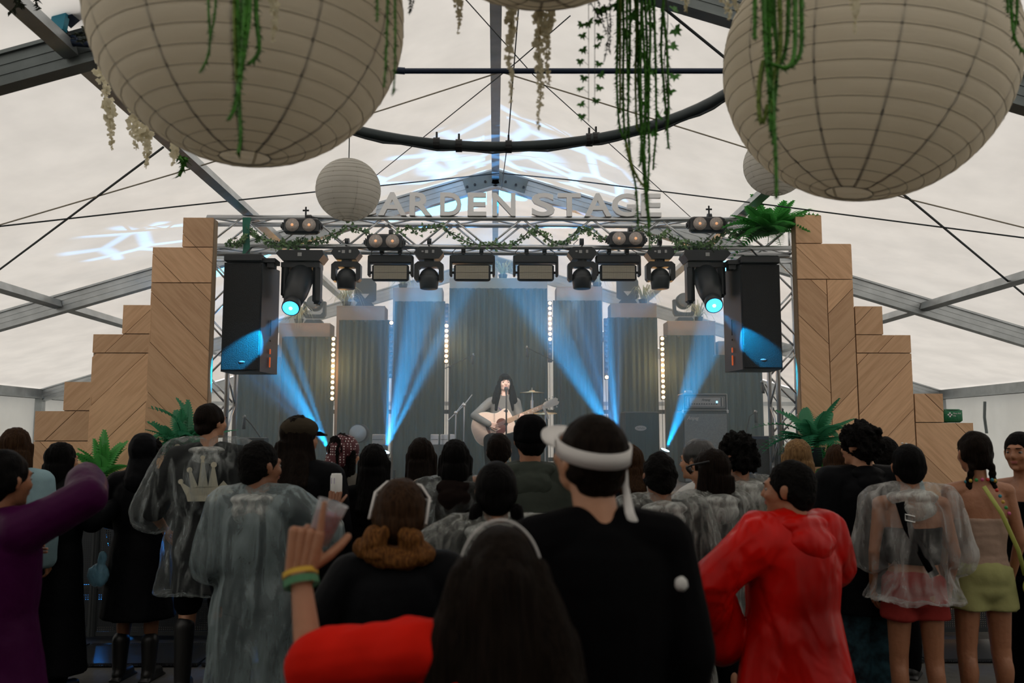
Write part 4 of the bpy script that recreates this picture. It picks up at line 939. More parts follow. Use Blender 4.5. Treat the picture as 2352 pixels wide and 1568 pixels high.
# monitor wedges / boxes
def wedge(a, b, ya, yb, Y, label, m=M_fix):
    xa, xb = U(a, ya, Y).x, U(b, ya, Y).x; z1 = U((a+b)/2, ya, Y).z; t = empty('stage_monitor', ((xa+xb)/2, Y, DZ), 0, label, 'speaker', 'floor monitors'); w = xb-xa; h = z1-DZ
    MB().add([(-w/2,0,0),(w/2,0,0),(w/2,.4,0),(-w/2,.4,0),(-w/2,.12,h),(w/2,.12,h),(w/2,.3,h),(-w/2,.3,h)], [(3,2,1,0),(4,5,6,7),(0,1,5,4),(1,2,6,5),(2,3,7,6),(3,0,4,7)]).build('cabinet', m, t)
    MB().add([(-w/2+.02,-.006,.03),(w/2-.02,-.006,.03),(w/2-.02,.1,h-.03),(-w/2+.02,.1,h-.03)], [(0,1,2,3)]).build('grille', M_grille, t)
    MB().box((0,.2,h+.004), (w*.9,.14,.006)).build('top_plate', M_silver, t)
M_navy = mat('navy_cover', (.012,.03,.075), .6)
wedge(1732, 1800, 1002, 1100, 9.3, 'dark blue covered monitor at the right front of the stage', M_navy)
wedge(545, 600, 1006, 1040, 9.3, 'low dark monitor at the left front of the stage')
M_case = mat('pale_case', (.42,.44,.45), .6)
for i, (a, b) in enumerate(((857,884),(990,1008),(1012,1030),(1032,1046))):
    Y = 11.9; xa, xb = U(a, 1010, Y).x, U(b, 1010, Y).x; z0, z1 = U(a, 1021, Y).z, U(a, 997, Y).z
    t = empty('pale_case', ((xa+xb)/2, Y, DZ), 0, 'pale grey box on the dark riser, '+('left, near the bright blue beam','first right of the long-haired woman','second from its left neighbour','narrowest, beside the tall stand')[i], 'box', 'pale boxes on the riser')
    MB().rbox((0,0,(z0+z1)/2-DZ), (xb-xa,.2,z1-z0), .008).build('body', M_case, t); MB().box((0,-.102,(z0+z1)/2-DZ), (xb-xa-.01,.004,.006)).build('lid_seam', M_fix2, t)
    MB().box((0,0,(z0-DZ)/2), (xb-xa+.02,.24,z0-DZ-.002)).build('riser', M_tolex, t)
# blue floor lamps on stage
for i, p in enumerate(BP):
    t = empty('beam_lamp', (p.x, p.y+.03, DZ), 0, 'small black floor lamp throwing a blue beam, '+('left behind the headscarf','between the long-haired women','right behind the visor man','left of the bass amplifier')[i], 'stage light', 'blue floor lamps')
    z = p.z-DZ; dr = (Vector((.35 if i in (1,3) else -.45, -.25, 1))).normalized()
    MB().rbox((0,.06,.04), (.2,.16,.08), .015).build('base', M_fix, t)
    MB().box((-.09,.06,.13), (.02,.06,.14)).box((.09,.06,.13), (.02,.06,.14)).build('yoke', M_fix, t)
    c = Vector((0, 0, z))-dr*.03
    MB().tube([c-dr*.16, c-dr*.1, c-dr*.012], [.04,.065,.06], 18).build('head', M_fix, t, True)
    MB().tube([c-dr*.014, c-dr*.008], [.05,.048], 18).build('lens', M_bluehot if i != 2 else M_blueon, t, True)
# ================================================================ BARRICADE (crowd barrier of perforated plate)
pm = bpy.data.materials.new('perforated_plate'); pm.use_nodes = True; nt = pm.node_tree; N = nt.nodes; L = nt.links; b_ = N['Principled BSDF']; b_.inputs['Base Color'].default_value = (.06,.065,.07,1); b_.inputs['Metallic'].default_value = .7; b_.inputs['Roughness'].default_value = .35
tc = N.new('ShaderNodeTexCoord'); vo = N.new('ShaderNodeTexVoronoi'); vo.inputs['Scale'].default_value = 62; vo.inputs['Randomness'].default_value = .0; L.new(tc.outputs['Object'], vo.inputs['Vector'])
vo.voronoi_dimensions = '3D'
gt = N.new('ShaderNodeMath'); gt.operation = 'GREATER_THAN'; gt.inputs[1].default_value = .30; L.new(vo.outputs['Distance'], gt.inputs[0]); L.new(gt.outputs[0], b_.inputs['Alpha'])
YBR = 6.9
bar0 = None
for i in range(-4, 4):
    lab = 'black perforated crowd barrier section, ' + ['outermost left','second from the left','third from the left','left of centre','right of centre','third from the right','second from the right','outermost right'][i+4]
    t = empty('crowd_barrier', (i*1.02+.5, YBR, 0), 0, lab, 'barrier', 'crowd barrier sections')
    MB().box((0, 0, .57), (.96, .004, .92)).build('perforated_panel', pm, t)
    MB().tube([(-.5,0,.08),(-.5,0,1.04),(.5,0,1.04),(.5,0,.08)], .025, 8).build('frame', M_black2, t)
    MB().box((0, .0, .1), (1.0, .02, .03)).box((0,0,.45), (.98,.02,.03)).build('cross_rail', M_black2, t)
    MB().box((0, -.3, .02), (1.0, .6, .02)).build('foot_plate', pm, t); MB().box((0, .35, .3), (.98, .3, .02)).build('step', pm, t)
    for x in (-.46, .46): MB().tube([(x, .0, 1.0), (x, .55, .02)], .02, 6).build('brace', M_black2, t)
for x in (-3.3, -1.9, 1.9, 3.1):
    spot((x, 7.5, .7), (x+.2, 6.6, .2), 110, 60, .5, .03, (.02,.3,1))
# ================================================================ PEOPLE
def skin_mat(name, c):
    m = mat(name, c, .5, 0, .15, 60, .12, 12); b = m.node_tree.nodes['Principled BSDF']; b.inputs['Subsurface Weight'].default_value = .0; return m
SK = {'light': skin_mat('skin_light', (.46,.225,.125)), 'mid': skin_mat('skin_mid', (.36,.155,.078)), 'tan': skin_mat('skin_tan', (.25,.105,.052)), 'pale': skin_mat('skin_pale', (.72,.50,.41))}
def hair_mat(n, c, c2=None, rough=.55): return mat(n, c, rough, 0, .5, 5, .6, 5, stretch=(34,34,1.6), col2=c2 or tuple(x*.35 for x in c), spec=.05)
HM = {'black': hair_mat('hair_black', (.004,.0035,.0035)), 'dark': hair_mat('hair_dark_brown', (.012,.0075,.005)), 'brown': hair_mat('hair_brown', (.05,.025,.012)), 'blonde': hair_mat('hair_blonde', (.30,.18,.08), (.10,.055,.025)), 'auburn': hair_mat('hair_auburn', (.20,.085,.022), (.05,.02,.008)), 'curl': mat('hair_curly_black', (.004,.0035,.003), .8, 0, .9, 70, .5, 30, spec=.1)}
def cloth(n, c, rough=.85, **k): return mat(n, c, rough, 0, .35, 12, .18, 5, spec=.06, **k)
CB = cloth('black_cotton', (.0022,.0022,.0028)); CB2 = cloth('black_shell', (.003,.0034,.0045), .6); CN = cloth('navy_shell', (.004,.0055,.009), .6)
CK = cloth('khaki_rain_shell', (.045,.055,.045), .6); CRED = cloth('red_cotton', (.62,.012,.005), .8); CBR = cloth('brown_fleece', (.010,.006,.005))
CG = cloth('grey_knit', (.17,.175,.165), .9); CBEI = cloth('beige_knit', (.36,.25,.19), .9); CYEL = cloth('yellow_twill', (.34,.34,.14), .8); CRS = cloth('red_shorts_cloth', (.30,.035,.03), .8)
CGB = cloth('greige_jacket', (.16,.15,.13), .8); CPUR = cloth('purple_rain_jacket', (.045,.003,.038), .45); CWH = cloth('white_cloth', (.6,.6,.58), .8); CBL = cloth('pale_blue_cloth', (.25,.38,.42), .7)
CREDV = mat('red_vinyl', (.66,.006,.003), .30, 0, .8, 4.5, .65, 3, stretch=(1,1,.5), spec=.14); [n for n in CREDV.node_tree.nodes if n.type == 'BUMP'][0].inputs['Distance'].default_value = .06
CREDV.node_tree.nodes['Noise Texture.001'].inputs['Detail'].default_value = 1.6; CREDV.node_tree.nodes['Noise Texture.001'].inputs['Distortion'].default_value = 1.5
CPRINT = mat('dark_print', (.16,.14,.10), .8, 0, .2, 20, col2=(.01,.01,.012), vscale=22, spec=.2)
CBLUEP = mat('blue_print', (.035,.10,.13), .8, 0, .2, 20, col2=(.006,.009,.014), vscale=16, spec=.2)
FILM = plastic_film('clear_poncho', (.36,.40,.40), lo=.05, hi=.62, scale=6, stretch=(2,2,.5), thr=(.48,.72)); FILM2 = plastic_film('frosted_poncho', (.26,.33,.34), lo=.24, hi=.8, scale=5, stretch=(2.4,2.4,.25), thr=(.42,.7))
FILMT = plastic_film('crinkled_poncho', (.46,.48,.45), lo=.07, hi=.62, scale=9, stretch=(3,3,.5), thr=(.44,.76))
FILMH = plastic_film('milky_hood_highlight', (.56,.58,.55), lo=.22, hi=.85, scale=13, stretch=(1.5,1.5,.6), thr=(.40,.68))  # brighter film, paints the highlight around the neck into the hood
SHOE = mat('black_leather', (.01,.01,.01), .4); M_eye = mat('eye_white', (.22,.20,.185), .4); M_iris = mat('iris', (.03,.02,.015), .2); M_lip = mat('lips', (.42,.13,.11), .45)
EYE = MB().ell((0,0,0), .0118, n=12, m=8).mesh('eye', True); EYE.materials.append(M_eye); IRIS = MB().ell((0,.0075,0), (.0078,.0054,.0074), n=10, m=6).mesh('iris', True); IRIS.materials.append(M_iris)
LIPS = MB().ell((0,0,.003), (.021,.008,.0045), n=12, m=6).ell((0,-.001,-.004), (.018,.008,.005), n=12, m=6).mesh('lips', True); LIPS.materials.append(M_lip)
def V(*a): return Vector(a)
def hand(mb, w, d, nrm, curl=(.35,.4,.45,.5), sc=1.0, side=1, thumb=.5, thumb_curl=.2, spread=.05):
    """w wrist, d direction of the fingers, nrm the way the palm faces, side: +1 thumb towards d x nrm"""
    d = Vector(d).normalized(); nrm = Vector(nrm); nrm = (nrm-d*nrm.dot(d)).normalized(); s = d.cross(nrm)*side
    w = Vector(w); pl = .085*sc
    for k, off in enumerate((-.028,-.010,.010,.028)):
        mb.cap(w-d*.005*sc+s*off*sc*.7, w+d*pl+s*off*sc, .014*sc, .0115*sc, 10)
    mb.ell(w+d*.04*sc+s*.022*sc+nrm*.008*sc, .019*sc)
    fl = ((.028,.068,.0088),(.010,.077,.0092),(-.010,.072,.0088),(-.028,.056,.0078))
    for k, (off, L, r) in enumerate(fl):
        c = curl[k]; p = w+d*(pl-.012*sc)+s*off*sc; a = 0; q = p; dd = d+s*(off*spread*25)
        dd.normalize()
        for seg, fr in enumerate((.46,.30,.24)):
            a += c*(1.0, 1.15, .8)[seg]; dr = dd*math.cos(a)+nrm*math.sin(a); e = q+dr*L*fr*sc*1.12
            mb.cap(q, e, r*sc*(1-.07*seg), r*sc*(.95-.07*seg), 9); q = e
    p = w+d*.022*sc+s*.026*sc+nrm*.006*sc; a = thumb
    for seg, L in enumerate((.036,.030,.026)):
        dr = (d*math.cos(a)+s*math.sin(a)); dr = (dr+nrm*(thumb_curl*(seg+.5))).normalized(); e = p+dr*L*sc; mb.cap(p, e, .0115*sc*(1-.1*seg), .0105*sc*(1-.12*seg), 9); p = e; a -= thumb*.25
    return mb
def joints(H, b=1.0, **o):
    s = H/1.75
    J = dict(pel=V(0,0,.94*s), chest=V(0,.0,1.26*s), neck=V(0,-.012,1.455*s), head=V(0,.015,1.628*s))
    for n, q in (('l',-1),('r',1)):
        J['sh_'+n] = V(q*.175*b*s,-.01,1.41*s); J['el_'+n] = V(q*.225*b*s,-.03,1.13*s); J['wr_'+n] = V(q*.215*b*s,.06,.90*s)
        J['hp_'+n] = V(q*.085*s,0,.92*s); J['kn_'+n] = V(q*.1*s,.02,.50*s); J['an_'+n] = V(q*.11*s,-.01,.085*s)
    for k, v in o.items(): J[k] = Vector(v)
    return J
def torso_rings(J, s, b, inf=0, z0=None, flare=0, z1=None):
    p, c, n = J['pel'], J['chest'], J['neck']; out = []
    prof = [(-.10,.155,.115),(0,.168,.118),(.35,.142,.10),(.7,.158,.112),(1.0,.165,.112),(1.22,.175,.105),(1.45,.16,.09),(1.58,.10,.07),(1.68,.062,.058)]
    L = (c-p); 
    for t, rx, ry in prof:
        if t <= 1: q = p.lerp(c, t) if t >= 0 else p+V(0,0,t*s)
        else: q = c.lerp(n, (t-1)/.68)
        out.append((q, rx*s*b, ry*s*b))
    if z0 is not None:
        base = out[0]; out = [(V(base[0].x, base[0].y, z0), base[1]*(1.04+flare), base[2]*(1.1+flare)), (V(base[0].x, base[0].y, (z0+p.z)/2), base[1]*(1.02+flare*.5), base[2]*(1.05+flare*.5))]+out[1:]
    return [(q, rx+inf, ry+inf) for q, rx, ry in out]
def R3(p=0, r=0, y=0): return Euler((p, r, y), 'YXZ').to_matrix()
GIDX = [0]
def person(name_pos, label, J, H, rz=0, b=1, skin='mid', hp=(0,0,0), hs=1.0, parts=(), vox=.0115, hands=None, face=True, group=None, fem=False, fine=False):
    t = empty('person', name_pos, rz, label, 'person', group); s = H/1.75; Mh = R3(*hp)*hs; hc = J['head']
    GIDX[0] += 1; sd = GIDX[0]
    mb = MB()
    mb.loft(torso_rings(J, s, b*.96), 18)
    mb.cap(J['neck']-V(0,0,.03), hc+Mh@V(0,-.022,-.05), .056*hs*(.9 if fem else 1.05), .053*hs*(.9 if fem else 1.05))
    mb.cap(J['sh_l'], J['neck']+V(-.03,0,-.02), .048*s, .05*s); mb.cap(J['sh_r'], J['neck']+V(.03,0,-.02), .048*s, .05*s)
    ab = .9 if fem else 1.05
    for q in 'lr':
        mb.cap(J['sh_'+q], J['el_'+q], .048*s*ab, .037*s*ab); mb.cap(J['el_'+q], J['wr_'+q], .038*s*ab, .025*s*ab)
        mb.cap(J['hp_'+q], J['kn_'+q], .084*s, .054*s); mb.cap(J['kn_'+q], J['an_'+q], .056*s, .034*s)
        kn, an = J['kn_'+q], J['an_'+q]; mb.ell(kn.lerp(an, .28)-V(0,.012,0), (.05*s,.055*s,.11*s))
        mb.cap(an+V(0,-.02,-.045*s), an+V(0,.12*s,-.055*s), .036*s, .03*s)
    # head
    def E(c, r): mb.ell(hc+Mh@Vector(c), r, Mh)
    E((0,-.014,.022), (.075,.094,.094)); E((0,.03,-.012), (.062,.062,.085)); E((0,.042,-.072), (.043,.04,.032)); E((0,.02,-.06), (.056,.05,.045))
    for q in (-1, 1): E((q*.034,.068,-.022), (.022,.02,.022))
    E((0,.082,.028), (.045,.014,.012))
    mb.cap(hc+Mh@V(0,.088,.014), hc+Mh@V(0,.104,-.022), .0075*hs, .011*hs); E((0,.09,-.028), (.017,.012,.009)); E((0,.079,-.052), (.025,.014,.014)); E((0,.076,-.09), (.018,.016,.015))
    for q in (-1, 1): E((q*.077,-.008,-.006), (.0085,.02,.031)); E((q*.083,-.014,.004), (.006,.017,.02))
    me = remesh(mb, vox, 2 if vox > .008 else 3, .5)
    hm = MB()
    for q, sx in (('l',-1),('r',1)):
        h = (hands or {}).get(q); w = J['wr_'+q]; d = (w-J['el_'+q]).normalized()
        kw = dict(d=d, nrm=V(-sx,0,0) if abs(d.x) < .8 else V(0,0,-1), side=1, sc=s)
        if h: kw.update(h)
        hand(hm, w, kw['d'], kw['nrm'], kw.get('curl', (.3,.35,.4,.45)), kw['sc']*(.93 if fem else 1), kw.get('side', 1) if h else (1 if True else -1), kw.get('thumb', .5), kw.get('thumb_curl', .2), kw.get('spread', .03))
    hmm = hm.mesh('h', True); bm = bmesh.new(); bm.from_mesh(me); bm.from_mesh(hmm); bm.to_mesh(me); bm.free(); bpy.data.meshes.remove(hmm)
    put('body', me, SK[skin], t)
    if face:
        for q in (-1, 1):
            e = link('eye', EYE, t, hc+Mh@V(q*.031,.0735,.004), Mh.to_euler(), (hs*1.05,hs,hs*.72)); i = link('iris', IRIS, e)
        for q in (-1, 1): MB().cap(hc+Mh@V(q*.018,.094,.027), hc+Mh@V(q*.046,.082,.029), .0035, .002, 6).build('eyebrow', HM['black'], t, True)
        link('mouth', LIPS, t, hc+Mh@V(0,.088,-.052), Mh.to_euler(), (hs,)*3)
    P = dict(t=t, J=J, s=s, b=b, hc=hc, Mh=Mh, sd=sd, hs=hs, rz=rz)
    for f, kw in parts: f(P, **kw)
    return P
# ---- garments
def top(P, m=CB, hem=None, sleeve='long', inf=.018, fold=.006, name='jacket', flare=0, collar=True, vox=.012, ff=9, arms='lr', crease=0):
    J, s, b = P['J'], P['s'], P['b']; mb = MB(); z0 = hem if hem is not None else J['pel'].z-.1*s
    rings = torso_rings(J, s, b, inf, z0, flare); mb.loft(rings[:-1] if not collar else rings, 20)
    if collar: mb.ell(J['neck']+V(0,-.008,-.022), (.082,.078,.042))
    for q in arms:
        a, e, w = J['sh_'+q], J['el_'+q], J['wr_'+q]; r = .052*s+inf
        mb.cap(a, J['neck'].lerp(a, .35), r*.98, .055*s+inf*.6)
        if sleeve == 'long': mb.cap(a, e, r, .042*s+inf); mb.cap(e, e.lerp(w, .97), .042*s+inf, .032*s+inf)
        elif sleeve == 'short': mb.cap(a, a.lerp(e, .62), r, .050*s+inf)
        elif sleeve == 'elbow': mb.cap(a, a.lerp(e, .95), r, .050*s+inf)
    me = remesh(mb, vox, 3, .5); displace(me, fold, ff, P['sd'], 3, (1,1,.55))
    if crease: displace(me, crease, ff*2.6, P['sd']+50, 2, (1,.8,.32), True)
    return put(name, me, m, P['t'])
def strapless(P, m, z0, z1, inf=.008, name='crop_top', fold=.003):
    J, s, b = P['J'], P['s'], P['b']; rr = torso_rings(J, s, b*.97, inf); out = []
    for i in range(9):
        z = z0+(z1-z0)*i/8
        for (a, c) in zip(rr[:-1], rr[1:]):
            if a[0].z <= z <= c[0].z: k = (z-a[0].z)/(c[0].z-a[0].z); out.append((V(*a[0].lerp(c[0], k).xy, z), a[1]+(c[1]-a[1])*k, a[2]+(c[2]-a[2])*k)); break
    me = remesh(MB().loft(out, 24), .008, 2); displace(me, fold, 20, P['sd'], 3, (.5,.5,2.4)); return put(name, me, m, P['t'])
def pants(P, m=CB, inf=.012, length='long', name='trousers', fold=.006):
    J, s = P['J'], P['s']; mb = MB().ell(J['pel']-V(0,0,.0), (.160*s+inf,.118*s+inf,.13*s)).ell(J['pel']-V(0,0,.09*s), (.14*s+inf,.108*s+inf,.08*s))
    for q in 'lr':
        h, k, a = J['hp_'+q], J['kn_'+q], J['an_'+q]
        if length == 'shorts': mb.tube([h+V(0,0,.05), h.lerp(k,.15), h.lerp(k, .44)], [.080*s+inf, .084*s+inf, .088*s+inf*1.5], 18)
        elif length == 'knee': mb.cap(h, h.lerp(k, .92), .09*s+inf, .065*s+inf*1.8)
        else: mb.cap(h, k, .088*s+inf, .058*s+inf); mb.cap(k, k.lerp(a, 1.0 if length == 'long' else .8), .06*s+inf, .05*s+inf)
    me = remesh(mb, .013, 2); displace(me, fold, 10, P['sd']+5, 2, (1,1,.6)); return put(name, me, m, P['t'])
def coat(P, m=CB2, hem=.4, inf=.03, flare=.35, name='coat', hood=None, fold=.008):
    return top(P, m, hem*1.0, 'long', inf, fold, name, flare)
def shoes(P, m=SHOE, shaft=.0, name='shoe'):
    J, s = P['J'], P['s']
    for q in 'lr':
        an = J['an_'+q]; mb = MB().cap(an+V(0,-.025,-.04*s), an+V(0,.135*s,-.047*s), .045*s, .037*s).cap(an+V(0,-.01,-.03), an+V(0,-.005,.02+shaft), .047*s, (.05 if shaft < .15 else .062)*s)
        mb.box(an+V(0,.05*s,-.078*s), (.09*s,.26*s,.014))
        me = remesh(mb, .009, 2); put(name, me, m, P['t'])
def poncho(P, m=FILM, hem=.5, inf=.055, flare=.35, name='poncho', fold=.013, ff=8, hood='down', sl='elbow', sw=1.0):
    J, s, b = P['J'], P['s'], P['b']; mb = MB(); rr = torso_rings(J, s, b, inf, hem, flare)
    mb.loft(rr, 24)
    for q in 'lr':
        a, e, w = J['sh_'+q], J['el_'+q], J['wr_'+q]; r = .055*s+inf
        mb.cap(a, J['neck'].lerp(a, .35), r, .06*s+inf*.7)
        mb.cap(a, e, r, (.05*s+inf*1.25)*sw)
        if sl == 'long': mb.cap(e, e.lerp(w, .8), (.05*s+inf)*sw, .05*s+inf)
    if hood == 'down':
        hb = MB().ell(J['neck']+V(0,-.055,.0), (.125,.085,.035)).ell(J['neck']+V(0,-.10,-.055), (.10,.04,.06)).cap(J['neck']+V(-.09,-.02,-.01), J['neck']+V(-.05,.06,-.02), .04).cap(J['neck']+V(.09,-.02,-.01), J['neck']+V(.05,.06,-.02), .04)
        hm_ = remesh(hb, .009, 1); displace(hm_, .010, 13, P['sd']+3, 3, (1,1,.5)); put('poncho_hood', hm_, FILMH, P['t'])
    if hood == 'up': mb.ell(P['hc']+P['Mh']@V(0,-.02,.02), (.115,.13,.13)); mb.cap(P['hc'], J['neck'], .1, .1)
    me = remesh(mb, .0125, 2); co = get_co(me); no = get_no(me); w1 = wob(co, ff, P['sd'], 3, (1,1,.38)); w2 = wob(co, ff*3, P['sd']+9, 2, (1,1,.6))
    top_z = J['sh_l'].z; k = np.clip((top_z+.12-co[:,2])/.5, .25, 1.3)
    co = co+no*(((1-2*np.abs(w1))*fold*k+w2*fold*.35))[:, None]; me.vertices.foreach_set('co', co.ravel()); me.update(); return put(name, me, m, P['t'])
def hood_down(P, m, inf=0, name='hood', big=1.0):
    J = P['J']; mb = MB().ell(J['neck']+V(0,-.05,.01), (.11*big,.07,.05)).ell(J['neck']+V(0,-.10,-.06), (.095*big,.05,.075)).cap(J['neck']+V(-.07,.0,.0), J['neck']+V(.07,.0,.0), .055, .055)
    me = remesh(mb, .009, 2); displace(me, .007, 18, P['sd']+3); return put(name, me, m, P['t'])
def hood_up(P, m, name='hood', k=1.0):
    mb = MB().ell(P['hc']+P['Mh']@V(0,-.03,.025), (.098*k,.115*k,.118*k), P['Mh']).cap(P['hc']+P['Mh']@V(0,-.045,-.05), P['J']['neck']+V(0,-.04,-.03), .088*k, .11*k)
    me = remesh(mb, .009, 2); displace(me, .006, 14, P['sd']+3); return put(name, me, m, P['t'])
# ---- hair and headwear
def hair(P, m='black', style='short', amp=.004, f=40, L=.3, name='hair', w=1.0, vox=.0085):
    hc, Mh = P['hc'], P['Mh']; mb = MB(); T = lambda *a: hc+Mh@V(*a)
    mb.ell(T(0,-.022,.03), (.084,.101,.098), Mh); mb.ell(T(0,-.055,-.02), (.072,.06,.07), Mh)
    for q in (-1, 1): mb.ell(T(q*.066,-.03,.0), (.02,.045,.045), Mh)
    k = (1,1,1)
    if style == 'curly': mb.ell(T(0,-.015,.05), (.105,.115,.095), Mh); mb.ell(T(0,-.06,.0), (.098,.075,.085), Mh)
    if style in ('long', 'bob', 'half', 'bangs', 'pig'):
        n = P['J']['neck']; e0 = T(0,-.05,-.02); k = (2.4,2.4,.22)
        a = T(0,-.058,-.06); bb = Vector((n.x, n.y-.07, n.z-.03)); c_ = Vector((n.x, n.y-.10, hc.z-L*.75)); d_ = Vector((n.x, n.y-.095, hc.z-L))
        pts = [e0, a]
        rr = [(.088*w,.07), (.09*w,.062)]
        if style == 'bob': pts += [Vector((a.x, a.y+.01, hc.z-L))]; rr += [(.094*w,.06)]
        else: pts += [bb, c_, d_]; rr += [(.09*w,.05), (.095*w,.042), (.07*w,.03)]
        mb.loft([(p, r[0], r[1]) for p, r in sorted(zip(pts, rr), key=lambda z: -z[0].z)], 20)
        if style != 'pig':
            for q in (-1, 1): mb.cap(T(q*.074,.0,.01), Vector((n.x+q*.082*w, n.y-.02, hc.z-min(L, .26))), .026, .03)
    if style == 'bangs':
        for q in (-.04,-.02,0,.02,.04): mb.cap(T(q,.07,.075), T(q*1.25,.097-abs(q)*.55,.038), .014, .009)
        for q in (-1, 1):
            mb.cap(T(q*.07,.03,.04), T(q*.083,.02,-.08), .018, .022); mb.cap(T(q*.09,-.02,-.05), P['J']['neck']+V(q*.12,.03,-.06), .03, .045); mb.cap(T(q*.083,.02,-.08), P['J']['neck']+V(q*.085,.055,-.02), .026, .03); mb.cap(P['J']['neck']+V(q*.085,.055,-.02), P['J']['neck']+V(q*.10,.095,-.16), .032, .016)
    if style == 'braids':
        for q in (-1, 1):
            for i in range(9): z = -.07-.035*i; mb.ell(T(q*(.055+.004*i),-.075+.006*i,0)+V(0,0,z), (.021,.021,.023))
    if style == 'buns':
        for q in (-1, 1): mb.ell(T(q*.06,-.085,-.085), (.052,.045,.05), Mh); mb.ell(T(q*.085,-.06,-.12), (.045,.04,.045), Mh)
        mb.ell(T(0,-.08,-.12), (.075,.045,.05), Mh)
    me = remesh(mb, vox, 1); displace(me, amp, f, P['sd'], 2, k)
    if style == 'curly': displace(me, .014, 75, P['sd']+2, 2)
    return put(name, me, HM[m], P['t'])
def beanie(P, m=CB, name='beanie'):
    T = lambda *a: P['hc']+P['Mh']@V(*a); mb = MB().ell(T(0,-.02,.042), (.092,.108,.098), P['Mh']); mb.ell(T(0,-.03,.01), (.092,.104,.05), P['Mh'])
    me = remesh(mb, .009, 2); displace(me, .003, 30, P['sd']); return put(name, me, m, P['t'])
def cap_hat(P, m, yaw=0):
    T = lambda *a: P['hc']+P['Mh']@V(*a); mb = MB().ell(T(0,-.012,.052), (.095,.112,.068), P['Mh']).ell(T(0,-.012,.03), (.09,.107,.04), P['Mh'])
    me = remesh(mb, .008, 2); displace(me, .0025, 24, P['sd']); o = put('cap', me, m, P['t'])
    M = P['Mh'] @ Matrix.Rotation(yaw, 3, 'Z'); vs = []
    for y0, y1 in ((0, 1),):
        for k in range(13):
            a = R(-70+140*k/12); vs.append(P['hc']+M@V(math.sin(a)*.085, .06+.03*math.cos(a), .03)); vs.append(P['hc']+M@V(math.sin(a)*.082, .075+.085*math.cos(a), .012))
    fs = [(2*k, 2*k+1, 2*k+3, 2*k+2) for k in range(12)]
    vs2 = [v+V(0,0,.008) for v in vs]; mb = MB().add(vs+vs2, fs+[tuple(i+26 for i in reversed(f)) for f in fs]+[(2*k+1, 2*k+27, 2*k+29, 2*k+3) for k in range(12)]); q = mb.build('brim', m, o, True); return o
def ring_band(P, m, rx, ry, z0, z1, tilt=0, yaw=0, name='headband', arc=(0, 360), th=.006, c=(0,-.018,0)):
    M = P['Mh'] @ Matrix.Rotation(yaw, 3, 'Z') @ Matrix.Rotation(tilt, 3, 'X'); n = 40; vs = []; full = arc == (0, 360)
    for i in range(n+1):
        a = R(arc[0]+(arc[1]-arc[0])*i/n); ca, sa = math.cos(a), math.sin(a)
        for (rr, z) in ((0, z0), (th, z0), (th, z1), (0, z1)): vs.append(P['hc']+M@(V(c[0]+(rx+rr)*ca, c[1]+(ry+rr)*sa, z)))
    fs = [(4*i+j, 4*i+(j+1)%4, 4*i+4+(j+1)%4, 4*i+4+j) for i in range(n) for j in range(4)]
    return MB().add(vs, fs).build(name, m, P['t'], True)
def shades_up(P, m, z=.075, r=.02, tilt=-.5):
    M = P['Mh'] @ Matrix.Rotation(tilt, 3, 'X'); T = lambda *a: P['hc']+M@V(*a)
    fr = MB()
    for q in (-1, 1):
        pts = [T(q*(.036+.031*math.cos(a)), .088-.012*math.cos(a)*1, z+.022*math.sin(a)) for a in [k*math.pi/8 for k in range(17)]]; fr.tube(pts, .005, 6, cap=False)
        fr.tube([T(q*.066,.075,z+.01), T(q*.09,.03,z), T(q*.092,-.07,z-.03)], .0055, 6)
    o = fr.build('sunglasses', m, P['t'], True)
    for q in (-1, 1): MB().ell(T(q*.036,.086,z), (.03,.003,.021), M).build('dark_lens', M_black, o, True)
    return o
def extra(fn): return (lambda P, **k: fn(P), {})
def at(px, ptop, Y, margin=.0):
    p = U(px, ptop, Y); return Vector((p.x, Y, 0)), p.z-margin
def std(px, ptop, Y, label, parts, rz=0, b=1, skin='mid', hp=(0,0,0), hs=1.0, margin=.02, J=None, headw=None, **k):
    """crowd member placed by the top of the head"""
    pos, H = at(px, ptop, Y, margin); JJ = joints(H, b, **(J or {})); 
    return person(pos, label, JJ, H, rz, b, skin, hp, hs, parts, **k)
LB = lambda a, b: dict(zip(('el_l','wr_l','el_r','wr_r'), (*[Vector(v) for v in a], *[Vector(v) for v in b])))
FR_ARMS = lambda s=1: dict(el_l=(-.25*s,.02,1.12*s), wr_l=(-.12*s,.22,1.10*s), el_r=(.25*s,.02,1.12*s), wr_r=(.12*s,.22,1.10*s))
def T_(f, /, **k): return (f, k)
# --- far left, purple jacket, arm raised
def purple(P): pass
std(10, 1030, 3.5, 'person in a purple rain jacket with raised elbow at the left edge', [T_(top, m=CPUR, hem=.62, inf=.045, flare=.35, fold=.009), T_(hair, m='black', style='short'), T_(pants), T_(shoes)],
    rz=-.5, skin='mid', J=dict(el_r=(.30,.16,1.36), wr_r=(.12,.27,1.42), el_l=(-.26,.05,1.05), wr_l=(-.2,.2,1.1)), fem=True)
std(38, 978, 5.4, 'person with long brown hair and a pale blue crumpled hood at the left edge', [T_(top, m=CBL, inf=.03), T_(hair, m='brown', style='long', L=.30), T_(pants), T_(hood_down, m=FILMT), T_(shoes)], rz=.1, skin='mid', fem=True)
def phone(P):
    p = P['J']['wr_r'].lerp(P['J']['wr_l'], .5)+V(0,.06,.07)
    o = MB().rbox((0,0,0), (.072,.008,.145), .003).build('phone', M_black, None); return o
